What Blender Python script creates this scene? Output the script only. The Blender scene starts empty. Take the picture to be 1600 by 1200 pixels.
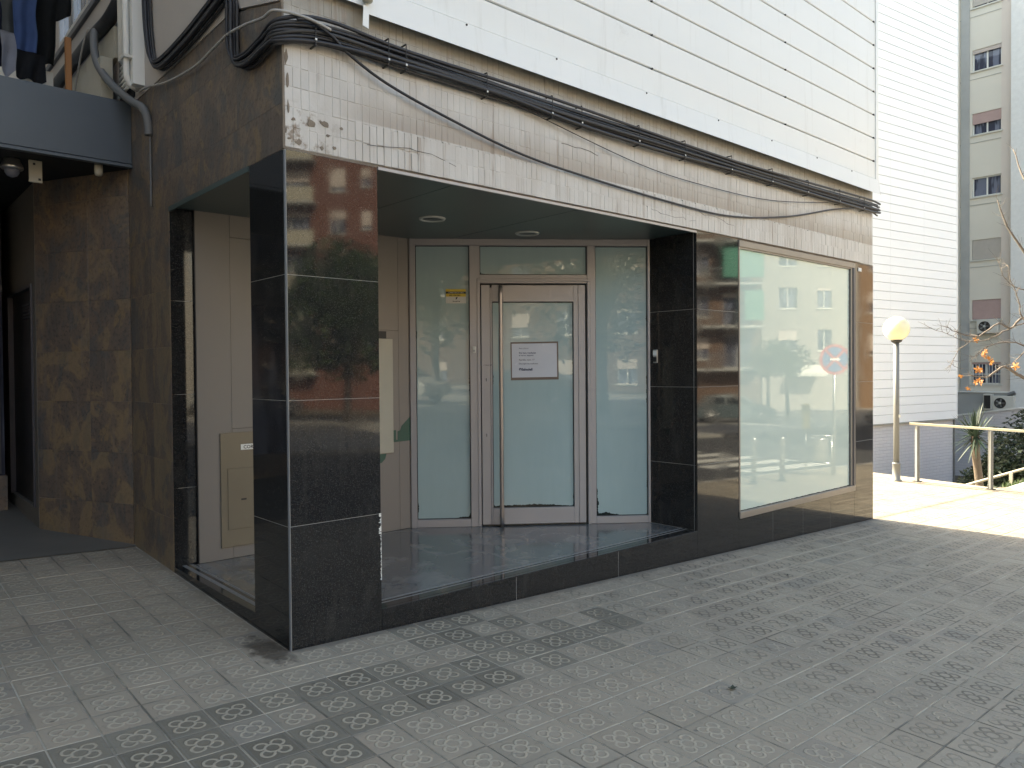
import bpy, bmesh, math, random
import numpy as np
from mathutils import Vector, Matrix, noise as mnoise
R = math.radians
random.seed(7)
sc = bpy.context.scene
C = sc.collection

# ---------------------------------------------------------------- camera
CAM = Vector((-1.7919, -3.8217, 1.491))
YAW, PITCH, ROLL, FPX = 0.8435, -0.0163, -0.0079, 1183.7
fw = Vector((math.cos(YAW)*math.cos(PITCH), math.sin(YAW)*math.cos(PITCH), math.sin(PITCH)))
rt = Vector((math.sin(YAW), -math.cos(YAW), 0)); up = rt.cross(fw)
rt, up = math.cos(ROLL)*rt + math.sin(ROLL)*up, -math.sin(ROLL)*rt + math.cos(ROLL)*up
cd = bpy.data.cameras.new('camera'); cam = bpy.data.objects.new('camera', cd); C.objects.link(cam)
cam.matrix_world = Matrix(((rt.x, up.x, -fw.x, CAM.x), (rt.y, up.y, -fw.y, CAM.y), (rt.z, up.z, -fw.z, CAM.z), (0, 0, 0, 1)))
cd.sensor_width = 36; cd.lens = FPX/1600*36; cd.clip_end = 3000; cd.clip_start = 0.05
sc.camera = cam
# ---------------------------------------------------------------- light
SUN_AZ = Vector((-0.25, 0.968)).normalized(); SUN_EL = R(40)
w = bpy.data.worlds.new('World'); sc.world = w; w.use_nodes = True
nt = w.node_tree; bg = nt.nodes['Background']
sky = nt.nodes.new('ShaderNodeTexSky'); sky.sky_type = 'NISHITA'; sky.sun_disc = False
sky.sun_elevation = SUN_EL; sky.sun_rotation = math.atan2(SUN_AZ.x, SUN_AZ.y); sky.dust_density = 3.0; sky.air_density = 1.0
nt.links.new(sky.outputs[0], bg.inputs[0]); bg.inputs[1].default_value = 0.15
sd = bpy.data.lights.new('sun', 'SUN'); sd.energy = 5.0; sd.angle = R(0.5); sd.color = (1, .95, .87)
so = bpy.data.objects.new('sun', sd); C.objects.link(so)
sv = Vector((SUN_AZ.x*math.cos(SUN_EL), SUN_AZ.y*math.cos(SUN_EL), math.sin(SUN_EL)))
so.rotation_euler = sv.to_track_quat('Z', 'Y').to_euler(); so.location = (0, 0, 30)
sc.view_settings.view_transform = 'Standard'; sc.view_settings.look = 'None'
sc.view_settings.exposure = 2.25; sc.view_settings.gamma = 1
sc.view_settings.use_white_balance = True; sc.view_settings.white_balance_temperature = 8050; sc.view_settings.white_balance_tint = 4
sc.view_settings.use_curve_mapping = False
sc.cycles.max_bounces = 8; sc.cycles.diffuse_bounces = 4; sc.cycles.glossy_bounces = 4

# ---------------------------------------------------------------- material helpers
class NT:
    def __init__(s, name):
        s.m = bpy.data.materials.new(name); s.m.use_nodes = True; s.t = s.m.node_tree
        s.b = s.t.nodes['Principled BSDF']; s.out = s.t.nodes['Material Output']
    def new(s, k): return s.t.nodes.new(k)
    def put(s, inp, v):
        if v is None: return
        if isinstance(v, bpy.types.NodeSocket): s.t.links.new(v, inp)
        elif isinstance(v, (tuple, list)):
            inp.default_value = tuple(v) + ((1,) if len(v) == 3 and inp.type == 'RGBA' else ())
        else: inp.default_value = v
    def math(s, op, a, b=None, c=None, clamp=False):
        n = s.new('ShaderNodeMath'); n.operation = op; n.use_clamp = clamp
        for i, v in enumerate((a, b, c)):
            if v is not None: s.put(n.inputs[i], v)
        return n.outputs[0]
    def vm(s, op, a, b=None):
        n = s.new('ShaderNodeVectorMath'); n.operation = op; s.put(n.inputs[0], a)
        if b is not None: s.put(n.inputs[1], b)
        return n.outputs['Value'] if op in ('LENGTH', 'DOT_PRODUCT', 'DISTANCE') else n.outputs[0]
    def pos(s): return s.new('ShaderNodeNewGeometry').outputs['Position']
    def coord(s, k='Object'): return s.new('ShaderNodeTexCoord').outputs[k]
    def sep(s, v):
        n = s.new('ShaderNodeSeparateXYZ'); s.put(n.inputs[0], v); return n.outputs
    def comb(s, x, y, z=0):
        n = s.new('ShaderNodeCombineXYZ')
        for i, v in enumerate((x, y, z)): s.put(n.inputs[i], v)
        return n.outputs[0]
    def scale(s, v, sc_):
        return s.vm('MULTIPLY', v, tuple(sc_) if isinstance(sc_, (tuple, list)) else (sc_,)*3)
    def noise(s, v, sc_=1., det=4, rough=.55, dist=0.):
        n = s.new('ShaderNodeTexNoise'); s.put(n.inputs['Vector'], v); n.inputs['Scale'].default_value = sc_
        n.inputs['Detail'].default_value = det; n.inputs['Roughness'].default_value = rough; n.inputs['Distortion'].default_value = dist
        return n.outputs['Fac']
    def voro(s, v, sc_, out='Distance', feature='F1'):
        n = s.new('ShaderNodeTexVoronoi'); n.feature = feature; s.put(n.inputs['Vector'], v); n.inputs['Scale'].default_value = sc_
        return n.outputs[out]
    def white(s, v, out='Value'):
        n = s.new('ShaderNodeTexWhiteNoise'); n.noise_dimensions = '3D'; s.put(n.inputs[0], v); return n.outputs[out]
    def ramp(s, f, stops, interp='LINEAR'):
        n = s.new('ShaderNodeValToRGB'); cr = n.color_ramp; cr.interpolation = interp
        while len(cr.elements) < len(stops): cr.elements.new(.5)
        for e, (p, c) in zip(cr.elements, stops):
            e.position = p; e.color = (tuple(c) + (1,)) if isinstance(c, (tuple, list)) else (c, c, c, 1)
        s.put(n.inputs[0], f); return n.outputs[0]
    def step(s, f, a, b):  # smooth 0..1 between a and b
        n = s.new('ShaderNodeMapRange'); n.interpolation_type = 'SMOOTHSTEP'; s.put(n.inputs[0], f)
        n.inputs[1].default_value = a; n.inputs[2].default_value = b; return n.outputs[0]
    def mix(s, f, a, b, mode='MIX'):
        n = s.new('ShaderNodeMix'); n.data_type = 'RGBA'; n.blend_type = mode
        s.put(n.inputs[0], f); s.put(n.inputs[6], a); s.put(n.inputs[7], b); return n.outputs[2]
    def bump(s, h, dist=.002, strength=1.):
        n = s.new('ShaderNodeBump'); s.put(n.inputs['Height'], h); n.inputs['Distance'].default_value = dist
        n.inputs['Strength'].default_value = strength; s.t.links.new(n.outputs[0], s.b.inputs['Normal'])
    def fin(s, col=None, rough=None, metal=None, ior=None, spec=None):
        b = s.b.inputs
        s.put(b['Base Color'], col); s.put(b['Roughness'], rough); s.put(b['Metallic'], metal); s.put(b['IOR'], ior); s.put(b['Specular IOR Level'], spec)
        return s.m

def simple(name, col, rough=.6, metal=0., var=.12, sc_=6., bump=0., spec=None):
    n = NT(name); p = n.coord()
    f = n.noise(p, sc_, 5)
    c = n.mix(f, tuple(max(0, x*(1-var)) for x in col), tuple(x*(1+var) for x in col))
    if bump: n.bump(n.noise(p, sc_*12, 4), bump)
    r = n.math('ADD', n.math('MULTIPLY', n.noise(p, sc_*2.3, 3), .12), rough-.06)
    return n.fin(c, r, metal, spec=spec)

# ---------------------------------------------------------------- mesh helpers
def BM(): return bmesh.new()
def box(bm, x0, x1, y0, y1, z0, z1, bevel=0.):
    vs = [bm.verts.new((x, y, z)) for z in (z0, z1) for y in (y0, y1) for x in (x0, x1)]
    fs = [bm.faces.new([vs[i] for i in q]) for q in ((0, 2, 3, 1), (4, 5, 7, 6), (0, 1, 5, 4), (2, 6, 7, 3), (0, 4, 6, 2), (1, 3, 7, 5))]
    if bevel:
        es = list({e for f in fs for e in f.edges})
        bmesh.ops.bevel(bm, geom=es, offset=bevel, segments=1, affect='EDGES')
    return bm
def prism(bm, poly, z0, z1):
    a = [bm.verts.new((x, y, z0)) for x, y in poly]; b = [bm.verts.new((x, y, z1)) for x, y in poly]
    n = len(poly); bm.faces.new(a[::-1]); bm.faces.new(b)
    for i in range(n): bm.faces.new((a[i], a[(i+1) % n], b[(i+1) % n], b[i]))
    return bm
def slab_prism(bm, pts, v):  # extrude a planar 3D polygon along v
    v = Vector(v); a = [bm.verts.new(Vector(p)) for p in pts]; b = [bm.verts.new(Vector(p)+v) for p in pts]
    n = len(pts); bm.faces.new(a[::-1]); bm.faces.new(b)
    for i in range(n): bm.faces.new((a[i], a[(i+1) % n], b[(i+1) % n], b[i]))
    return bm
def tube(bm, pts, r, seg=8, caps=True):
    pts = [Vector(p) for p in pts]; n = len(pts); rings = []
    rs = r if isinstance(r, (list, tuple)) else [r]*n
    nrm = None
    for i, p in enumerate(pts):
        t = (pts[min(i+1, n-1)] - pts[max(i-1, 0)]).normalized()
        if nrm is None:
            nrm = t.orthogonal().normalized()
        nrm = (nrm - t*nrm.dot(t)); nrm = nrm.normalized() if nrm.length > 1e-6 else t.orthogonal().normalized()
        bn = t.cross(nrm)
        rings.append([bm.verts.new(p + rs[i]*(math.cos(a)*nrm + math.sin(a)*bn)) for a in [2*math.pi*k/seg for k in range(seg)]])
    for i in range(n-1):
        for k in range(seg):
            f = bm.faces.new((rings[i][k], rings[i][(k+1) % seg], rings[i+1][(k+1) % seg], rings[i+1][k])); f.smooth = True
    if caps: bm.faces.new(rings[0][::-1]); bm.faces.new(rings[-1])
    return bm
def cyl(bm, c, r, z0, z1, seg=20, r2=None):
    return tube(bm, [(c[0], c[1], z0), (c[0], c[1], z1)], [r, r if r2 is None else r2], seg)
def lathe(bm, prof, c=(0, 0), seg=24):  # prof = [(r,z)]
    rings = [[bm.verts.new((c[0]+r*math.cos(2*math.pi*k/seg), c[1]+r*math.sin(2*math.pi*k/seg), z)) for k in range(seg)] for r, z in prof]
    for i in range(len(prof)-1):
        for k in range(seg):
            f = bm.faces.new((rings[i][k], rings[i][(k+1) % seg], rings[i+1][(k+1) % seg], rings[i+1][k])); f.smooth = True
    bm.faces.new(rings[0][::-1]); bm.faces.new(rings[-1])
    return bm
def smooth_path(pts, n=8):
    P = [Vector(p) for p in pts]; out = []
    for i in range(len(P)-1):
        p0, p1, p2, p3 = P[max(i-1, 0)], P[i], P[i+1], P[min(i+2, len(P)-1)]
        for k in range(n):
            t = k/n
            out.append(.5*((2*p1)+(-p0+p2)*t+(2*p0-5*p1+4*p2-p3)*t*t+(-p0+3*p1-3*p2+p3)*t**3))
    out.append(P[-1]); return out
def tag(o, label=None, cat=None, group=None, kind=None):
    if label: o['label'] = label
    if cat: o['category'] = cat
    if group: o['group'] = group
    if kind: o['kind'] = kind
    return o
def obj(name, bm, mat, parent=None, loc=None, rotz=0, recalc=True, **kw):
    me = bpy.data.meshes.new(name)
    if isinstance(bm, bpy.types.Mesh): me = bm
    else:
        if recalc: bmesh.ops.recalc_face_normals(bm, faces=bm.faces)
        bm.to_mesh(me); bm.free()
    if mat is not None and not me.materials:
        for m in (mat if isinstance(mat, (list, tuple)) else [mat]): me.materials.append(m)
    o = bpy.data.objects.new(name, me); C.objects.link(o)
    if parent is not None: o.parent = parent
    if loc: o.location = loc
    o.rotation_euler = (0, 0, rotz)
    return tag(o, **kw)
def empty(name, loc=(0, 0, 0), rotz=0, label=None, cat=None, group=None):
    o = bpy.data.objects.new(name, None); C.objects.link(o); o.location = loc; o.rotation_euler = (0, 0, rotz)
    o.empty_display_size = .1
    return tag(o, label, cat, group)
def copy_tree(o, parent=None):
    c = o.copy(); C.objects.link(c); c.parent = parent
    for ch in list(o.children): copy_tree(ch, c)
    return c
def bx(name, mat, parent, x0, x1, y0, y1, z0, z1, bevel=0., **kw):
    return obj(name, box(BM(), x0, x1, y0, y1, z0, z1, bevel), mat, parent, **kw)
def text_mesh(s, size, bold=0.):
    cu = bpy.data.curves.new('lettering', 'FONT'); cu.body = s; cu.size = size; cu.extrude = .0004; cu.offset = bold; cu.resolution_u = 2
    o = bpy.data.objects.new('lettering_source', cu); C.objects.link(o)
    bpy.context.view_layer.update()
    me = bpy.data.meshes.new_from_object(o.evaluated_get(bpy.context.evaluated_depsgraph_get()))
    bpy.data.objects.remove(o); return me
def text(name, s, size, mat, parent, mw, bold=0.):  # mw: matrix placing text XY plane
    me = text_mesh(s, size, bold); me.materials.clear(); me.materials.append(mat)
    o = bpy.data.objects.new(name, me); C.objects.link(o); o.parent = parent; o.matrix_local = mw
    return o

SX, SY = -0.0375, 0.035
def g(x, y): return SX*min(x, 30) + SY*max(y, -4)
# ---------------------------------------------------------------- materials
LX, LY, TS = -0.6107, -0.4188, 0.2
def panot():
    n = NT('panot_concrete'); P = n.pos(); x, y, z = n.sep(P)[0:3]
    u = n.math('DIVIDE', n.math('SUBTRACT', x, LX), TS); v = n.math('DIVIDE', n.math('SUBTRACT', y, LY), TS)
    cu, cv = n.math('FLOOR', u), n.math('FLOOR', v)
    lx = n.math('SUBTRACT', n.math('SUBTRACT', u, cu), .5); ly = n.math('SUBTRACT', n.math('SUBTRACT', v, cv), .5)
    cell = n.comb(cu, cv, 3.7); rnd = n.white(cell); rnd2 = n.white(n.comb(cv, cu, 9.1))
    wob = n.scale(n.vm('SUBTRACT', n.comb(n.noise(P, 40, 2), n.noise(n.vm('ADD', P, (5, 5, 5)), 40, 2)), (.5, .5, 0)), (.035, .035, 0))
    ax = n.math('ABSOLUTE', lx); ay = n.math('ABSOLUTE', ly)
    L = n.vm('ADD', n.comb(ax, ay), wob)
    dc = n.vm('LENGTH', L); dp = n.vm('LENGTH', n.vm('SUBTRACT', L, (.170, .170, 0)))
    rc = n.math('ABSOLUTE', n.math('SUBTRACT', dc, .158)); rp = n.math('ABSOLUTE', n.math('SUBTRACT', dp, .132))
    rp = n.math('ADD', rp, n.math('MULTIPLY', n.math('LESS_THAN', dc, .155), 1.))
    ring = n.math('MINIMUM', rc, rp)
    edge = n.math('MAXIMUM', ax, ay)
    wear = n.noise(P, 7, 5, .65)                       # where the relief has been walked away
    gt = lambda a, b: n.math('GREATER_THAN', a, b); lt = lambda a, b: n.math('LESS_THAN', a, b)
    zone = n.math('MULTIPLY', lt(cv, -.5), n.math('MAXIMUM', gt(cv, -3.5), lt(cu, 1.5)))
    zone = n.math('MAXIMUM', zone, gt(cu, 5.5)); zone = n.math('MULTIPLY', zone, n.math('MULTIPLY', lt(cu, n.math('ADD', 9.5, n.math('MULTIPLY', rnd2, 3))), gt(cv, -9)))
    zone = n.math('MULTIPLY', zone, n.math('MAXIMUM', gt(cv, -3.5), lt(cu, 1.5)))
    zone = n.math('MULTIPLY', zone, n.math('GREATER_THAN', rnd, .14))
    ringm = n.math('SUBTRACT', 1, n.step(ring, .018, .042)); bd = n.math('SUBTRACT', 1, n.step(n.math('ABSOLUTE', n.math('SUBTRACT', edge, .43)), .006, .022))
    ringw = n.math('MULTIPLY', ringm, n.math('MAXIMUM', n.math('MULTIPLY', zone, .95), n.step(n.math('ADD', wear, n.math('MULTIPLY', rnd2, .18)), .36, .54)))
    base = n.mix(rnd, (.272, .234, .178), (.348, .302, .233))
    base = n.mix(n.step(rnd2, .93, .95), base, (.215, .20, .17))
    tint = n.mix(n.noise(P, 1.3, 3), (.345, .255, .192), (.262, .252, .200)); base = n.mix(.45, base, tint)
    base = n.mix(n.math('MULTIPLY', n.step(n.noise(P, .55, 3), .42, .62), .30), base, (.195, .178, .146))
    dark = n.mix(rnd, (.122, .108, .082), (.215, .190, .146))
    col = n.mix(zone, base, dark)
    # ring tone: pale towards the corner and in patches, dark elsewhere
    pale = n.mix(n.math('MULTIPLY', ringw, .85), col, (.40, .35, .27))
    darkr = n.mix(n.math('MULTIPLY', ringm, n.math('ADD', .22, n.math('MULTIPLY', n.step(wear, .24, .46), .62))), col, (.112, .096, .072))
    tone = n.math('MAXIMUM', n.step(x, 2.6, .9), n.math('MULTIPLY', n.step(n.noise(P, 2.3, 2), .48, .58), .8))
    col = n.mix(tone, darkr, pale)
    col = n.mix(n.math('MULTIPLY', bd, n.math('MULTIPLY', zone, .3)), col, (.2, .195, .18))
    joint = n.step(edge, .470, .485); jn = n.step(n.noise(P, 1.7, 3), .38, .55)
    col = n.mix(joint, col, n.mix(jn, (.19, .172, .14), (.43, .39, .32)))
    fine = n.noise(P, 160, 3, .7); col = n.mix(n.math('MULTIPLY', n.step(fine, .5, .75), .35), col, n.mix(.5, col, (.34, .33, .31)))
    col = n.mix(n.math('MULTIPLY', n.step(n.noise(P, 25, 5, .65), .55, .72), .35), col, (.09, .088, .082))
    # dark stain around the foot of the pillar
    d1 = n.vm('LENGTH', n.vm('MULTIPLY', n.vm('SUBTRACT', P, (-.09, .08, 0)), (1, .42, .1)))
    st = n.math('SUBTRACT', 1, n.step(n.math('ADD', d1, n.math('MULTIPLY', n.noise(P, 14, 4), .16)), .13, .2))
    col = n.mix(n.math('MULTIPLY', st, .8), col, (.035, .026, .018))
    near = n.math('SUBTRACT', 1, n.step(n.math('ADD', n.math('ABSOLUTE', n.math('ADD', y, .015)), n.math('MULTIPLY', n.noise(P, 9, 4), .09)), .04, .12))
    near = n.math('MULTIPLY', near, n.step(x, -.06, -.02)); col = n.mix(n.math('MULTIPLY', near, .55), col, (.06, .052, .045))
    gum = n.voro(P, 4.5, 'Distance'); gm = n.math('MULTIPLY', n.math('SUBTRACT', 1, n.step(gum, .035, .06)), n.math('GREATER_THAN', n.sep(n.voro(P, 4.5, 'Color'))[0], .55)); col = n.mix(n.math('MULTIPLY', gm, .6), col, (.10, .09, .078))
    h = n.math('ADD', n.math('MULTIPLY', ringm, n.math('MAXIMUM', zone, n.step(wear, .3, .6))), n.math('MULTIPLY', fine, .25))
    h = n.math('ADD', h, n.math('MULTIPLY', n.noise(P, 30, 4), .5)); h = n.math('SUBTRACT', h, n.math('MULTIPLY', joint, .8))
    n.bump(h, .0042, 1.)
    return n.fin(col, n.math('ADD', .55, n.math('MULTIPLY', n.noise(P, 20, 3), .3)))
M = {}
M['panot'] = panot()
def mat_granite():
    n = NT('black_granite'); p = n.pos()
    v = n.voro(p, 260, 'Color'); gr = n.sep(v)[0]
    s = n.math('MULTIPLY', n.step(gr, .62, .95), n.step(n.noise(p, 120, 3), .4, .6))
    c = n.mix(s, (.013, .0132, .0136), (.055, .055, .053))
    c = n.mix(n.math('MULTIPLY', n.step(n.noise(p, 5, 4), .45, .7), .25), c, (.03, .03, .03))
    dust = n.math('MULTIPLY', n.step(n.noise(n.scale(p, (3, 3, 1.2)), 2.2, 6, .7), .5, .75), .10)
    c = n.mix(dust, c, (.16, .15, .135))
    return n.fin(c, n.math('ADD', .038, n.math('MULTIPLY', n.step(n.noise(p, 3, 4), .45, .75), .06)), 0, 1.52)
M['granite'] = mat_granite()
def mat_rust():
    n = NT('slate_effect_stoneware'); p = n.pos(); oi = n.new('ShaderNodeObjectInfo').outputs['Random']
    q = n.vm('ADD', p, n.scale(n.comb(oi, oi, oi), (13, 7, 0)))
    qs = n.scale(q, (1, 1, .7))
    a = n.noise(qs, 3.2, 7, .62, .6); b = n.noise(n.vm('ADD', qs, (7, 3, 1)), 5, 6, .6, .8); d = n.noise(q, 38, 5, .6)
    c = n.ramp(a, [(.34, (.094, .088, .081)), (.44, (.138, .110, .090)), (.51, (.155, .118, .092)), (.57, (.205, .155, .108)), (.64, (.135, .116, .101))])
    c = n.mix(n.math('MULTIPLY', n.step(b, .53, .62), .7), c, (.092, .098, .100)); c = n.mix(n.math('MULTIPLY', n.step(b, .42, .36), .75), c, (.23, .165, .09))
    c = n.mix(n.math('MULTIPLY', n.step(d, .50, .66), .5), c, (.045, .040, .036))
    low = n.step(n.sep(p)[2], 3.0, 1.2); c = n.mix(n.math('MULTIPLY', n.math('MULTIPLY', n.step(a, .5, .54), low), .5), c, (.24, .18, .10))
    st = n.noise(n.scale(p, (9, 9, .8)), 3, 4); c = n.mix(n.math('MULTIPLY', n.step(st, .52, .72), .45), c, (.17, .15, .135))
    n.bump(n.math('ADD', d, a), .0025)
    return n.fin(c, .5)
M['rust'] = mat_rust()
def mat_mosaic():
    n = NT('painted_ceramic_strip'); p = n.pos(); x, y, z = n.sep(p)[0:3]
    cell = n.comb(n.math('FLOOR', n.math('DIVIDE', x, .047)), n.math('FLOOR', n.math('DIVIDE', z, .108)), 1)
    r = n.white(cell)
    c = n.mix(r, (.50, .485, .455), (.56, .545, .515))
    c = n.mix(n.math('MULTIPLY', n.step(n.noise(n.scale(p, (1, 1, .35)), 2.6, 5, .6), .42, .68), .6), c, (.43, .395, .355))
    # run-off stain above the lower, newer band
    band = n.math('MULTIPLY', n.step(z, 2.925, 2.935), n.step(n.math('ADD', z, n.math('MULTIPLY', n.noise(p, 1.5, 3), .12)), 3.22, 2.98))
    band = n.math('MULTIPLY', band, n.step(x, .2, .7)); c = n.mix(n.math('MULTIPLY', band, .8), c, (.31, .26, .21))
    top = n.step(n.math('ADD', z, n.math('MULTIPLY', n.noise(n.scale(p, (14, 1, 1)), 1, 3), .12)), 3.40, 3.55); c = n.mix(n.math('MULTIPLY', top, .75), c, (.24, .215, .165))
    drip = n.step(n.noise(n.scale(p, (22, 22, 1.3)), 1.2, 4, .6), .56, .7); c = n.mix(n.math('MULTIPLY', drip, .6), c, (.23, .175, .13))
    cor = n.math('MULTIPLY', n.step(x, .42, .1), n.step(n.noise(p, 9, 5, .7), .50, .62)); cor = n.math('MULTIPLY', cor, n.step(z, 2.98, 2.86))
    c = n.mix(n.math('MULTIPLY', cor, .8), c, (.17, .11, .06))
    n.bump(n.noise(p, 35, 5), .0015)
    return n.fin(c, .42)
M['mosaic'] = mat_mosaic()
M['joint'] = simple('painted_over_joint', (.36, .335, .30), .9, var=.35, sc_=6, bump=.001)
M['trim'] = simple('slate_corner_trim', (.10, .112, .125), .4)
M['ring'] = simple('pale_ring', (.50, .51, .48), .5)
M['mortar'] = simple('stained_mortar', (.20, .165, .13), .9, var=.4, sc_=9, bump=.002)
def mat_clad():
    n = NT('white_enamelled_cladding'); p = n.pos()
    c = n.mix(n.noise(n.scale(p, (1, 1, 2)), 1.2, 4), (.74, .755, .73), (.80, .81, .785))
    c = n.mix(n.math('MULTIPLY', n.step(n.noise(p, 2.1, 6, .7), .63, .78), .35), c, (.46, .43, .37))
    run = n.step(n.noise(n.scale(p, (7, 7, .5)), 1.5, 5, .65), .56, .72); c = n.mix(n.math('MULTIPLY', run, .16), c, (.42, .40, .34))
    c = n.mix(n.math('MULTIPLY', n.step(n.noise(n.scale(p, (25, 25, 1)), 1, 4), .62, .75), .15), c, (.5, .47, .4))
    n.bump(n.noise(p, 1.6, 2), .004, .5)
    return n.fin(c, .38)
M['clad'] = mat_clad()
M['clad_backing'] = simple('cladding_rail', (.30, .31, .29), .6)  # even grey of the backing behind the boards and of the bottom trim
M['alu'] = simple('satin_aluminium_frame', (.37, .355, .355), .38, .2, var=.06, sc_=3)
M['alu_dark'] = simple('anodised_bronze_frame', (.23, .21, .19), .4, .4, var=.1)
M['frame_blue'] = simple('dark_blue_grey_frame', (.055, .06, .075), .4, .2)
M['steel'] = simple('brushed_steel', (.36, .33, .32), .33, .85, var=.0, sc_=2)
M['stainless'] = simple('stainless_steel', (.55, .55, .55), .3, .9)
M['panel'] = simple('grey_pink_laminate_panel', (.200, .180, .162), .42, var=.05, sc_=2)
M['brass'] = simple('champagne_metal_panel', (.17, .15, .115), .36, .35, var=.1, sc_=3)
M['cream'] = simple('cream_plastic', (.40, .38, .31), .5)
M['teal'] = simple('green_film', (.015, .075, .055), .4)
M['black'] = simple('black_rubber', (.015, .015, .016), .55)
M['cable'] = simple('black_cable_sheath', (.022, .023, .028), .5, var=.4, sc_=20)
M['cable2'] = simple('dusty_black_sheath', (.045, .045, .047), .7, var=.4, sc_=15)
M['cable_white'] = simple('grey_white_cable', (.38, .37, .35), .6, var=.25, sc_=20)
M['clip'] = simple('galvanised_clip', (.38, .38, .38), .5, .5)
def mat_ceiling():
    n = NT('dark_green_ceiling_panel'); p = n.pos()
    c = n.mix(n.noise(p, 2, 3), (.060, .090, .088), (.078, .108, .104))
    return n.fin(c, .30)
M['ceil'] = mat_ceiling()
M['beamblue'] = simple('slate_blue_painted_steel', (.075, .095, .115), .45, .1, var=.12, sc_=2, bump=.0006)
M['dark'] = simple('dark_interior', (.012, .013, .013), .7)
M['door_black'] = simple('black_painted_metal', (.02, .02, .021), .45)
M['render_pink'] = simple('pale_rendered_wall', (.47, .43, .39), .85, var=.10, sc_=1.5, bump=.002)
M['render_cream'] = simple('cream_render', (.66, .635, .56), .85, var=.08, sc_=.6, bump=.002)
M['render_pinkish'] = simple('rosy_cream_render', (.66, .60, .54), .85, var=.07, sc_=.7)
M['concrete'] = simple('weathered_concrete', (.38, .39, .38), .85, var=.25, sc_=1.2, bump=.003)
M['white_paint'] = simple('white_paint', (.72, .73, .70), .5, var=.05)
M['render_grey'] = simple('pale_grey_render', (.68, .70, .69), .85)
M['offwhite'] = simple('offwhite_enamel', (.60, .60, .55), .45, var=.06)
M['conduit'] = simple('grey_flexible_conduit', (.13, .135, .135), .6)
M['orange_wood'] = simple('varnished_wood', (.28, .12, .035), .5)
M['grout'] = simple('pale_grout', (.34, .34, .325), .9)
M['passage'] = simple('smooth_dark_cement', (.15, .14, .122), .6, var=.25, sc_=1.5, bump=.001)
def mat_marble():
    n = NT('polished_grey_stone'); p = n.pos(); x, y, z = n.sep(p)[0:3]
    v = n.noise(p, 3, 6, .6, 1.5); c = n.mix(n.step(v, .4, .65), (.105, .108, .108), (.17, .17, .165))
    crack = n.voro(n.vm('ADD', p, n.scale(n.comb(v, v, v), (.3, .3, .3))), 3.2, 'Distance', 'DISTANCE_TO_EDGE')
    c = n.mix(n.math('MULTIPLY', n.math('SUBTRACT', 1, n.step(crack, .0, .008)), .4), c, (.05, .05, .05))
    sand = n.math('MULTIPLY', n.step(x, .9, .4), n.step(n.noise(n.scale(p, (3, 1, 1)), 3, 4), .45, .62)); c = n.mix(n.math('MULTIPLY', sand, .5), c, (.19, .15, .105))
    return n.fin(c, n.math('ADD', .07, n.math('MULTIPLY', n.noise(p, 6, 4), .14)), 0, 1.55)
M['marble'] = mat_marble()
M['strip'] = simple('worn_threshold_strip', (.20, .20, .195), .35, var=.2, sc_=8)
def mat_glass_painted(name, W, H, top_dark=.0, ax='Z'):
    """pane whitened from inside, unpainted ragged rim near the frame"""
    n = NT(name); c0 = n.coord('Generated'); x, y, z = n.sep(c0)[0:3]
    P = n.coord('Object')
    ex = n.math('MINIMUM', n.math('MULTIPLY', x, W), n.math('MULTIPLY', n.math('SUBTRACT', 1, x), W))
    ez = n.math('MINIMUM', n.math('MULTIPLY', z, H), n.math('MULTIPLY', n.math('SUBTRACT', 1, z), H))
    e = n.math('MINIMUM', ex, ez)
    rag = n.math('ADD', n.math('MULTIPLY', n.math('MULTIPLY', n.noise(P, 11, 5, .75), n.math('ADD', .25, n.math('MULTIPLY', n.step(n.noise(P, 1.9, 2), .42, .62), .9))), n.math('ADD', .034, n.math('MULTIPLY', n.step(z, .2, .0), .03))), n.math('MULTIPLY', n.noise(P, 60, 2), .006))
    m = n.step(n.math('SUBTRACT', e, rag), -.018, -.0145)
    scr = n.math('MULTIPLY', n.step(n.noise(n.scale(P, (2.2, 1, 8)), 6, 4, .7), .74, .76), .6)
    m = n.math('MULTIPLY', m, n.math('SUBTRACT', 1, scr))
    streak = n.noise(n.scale(P, (3, 1, .6)), 5, 5, .6)
    col = n.mix(streak, (.32, .425, .425), (.37, .475, .475))
    col = n.mix(n.math('MULTIPLY', n.step(n.noise(P, 1.6, 3), .45, .7), .2), col, (.28, .39, .39))
    col = n.mix(m, (.018, .026, .024), col)
    return n.fin(col, .02, 0, 1.52)
def mat_shopglass():
    n = NT('shop_window_glass_white_film'); c0 = n.coord('Generated'); x, y, z = n.sep(c0)[0:3]; P = n.coord('Object')
    ex = n.math('MINIMUM', n.math('MULTIPLY', x, 2.28), n.math('MULTIPLY', n.math('SUBTRACT', 1, x), 2.28))
    ez = n.math('MULTIPLY', z, 2.44)
    rag = n.math('MULTIPLY', n.noise(P, 22, 4, .7), .022)
    m = n.step(n.math('SUBTRACT', n.math('MINIMUM', ex, ez), rag), -.006, -.002)
    col = n.mix(n.noise(P, 2, 3), (.50, .60, .54), (.55, .645, .585)); col = n.mix(m, (.02, .025, .025), col)
    return n.fin(col, .014, 0, 1.41)
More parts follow.
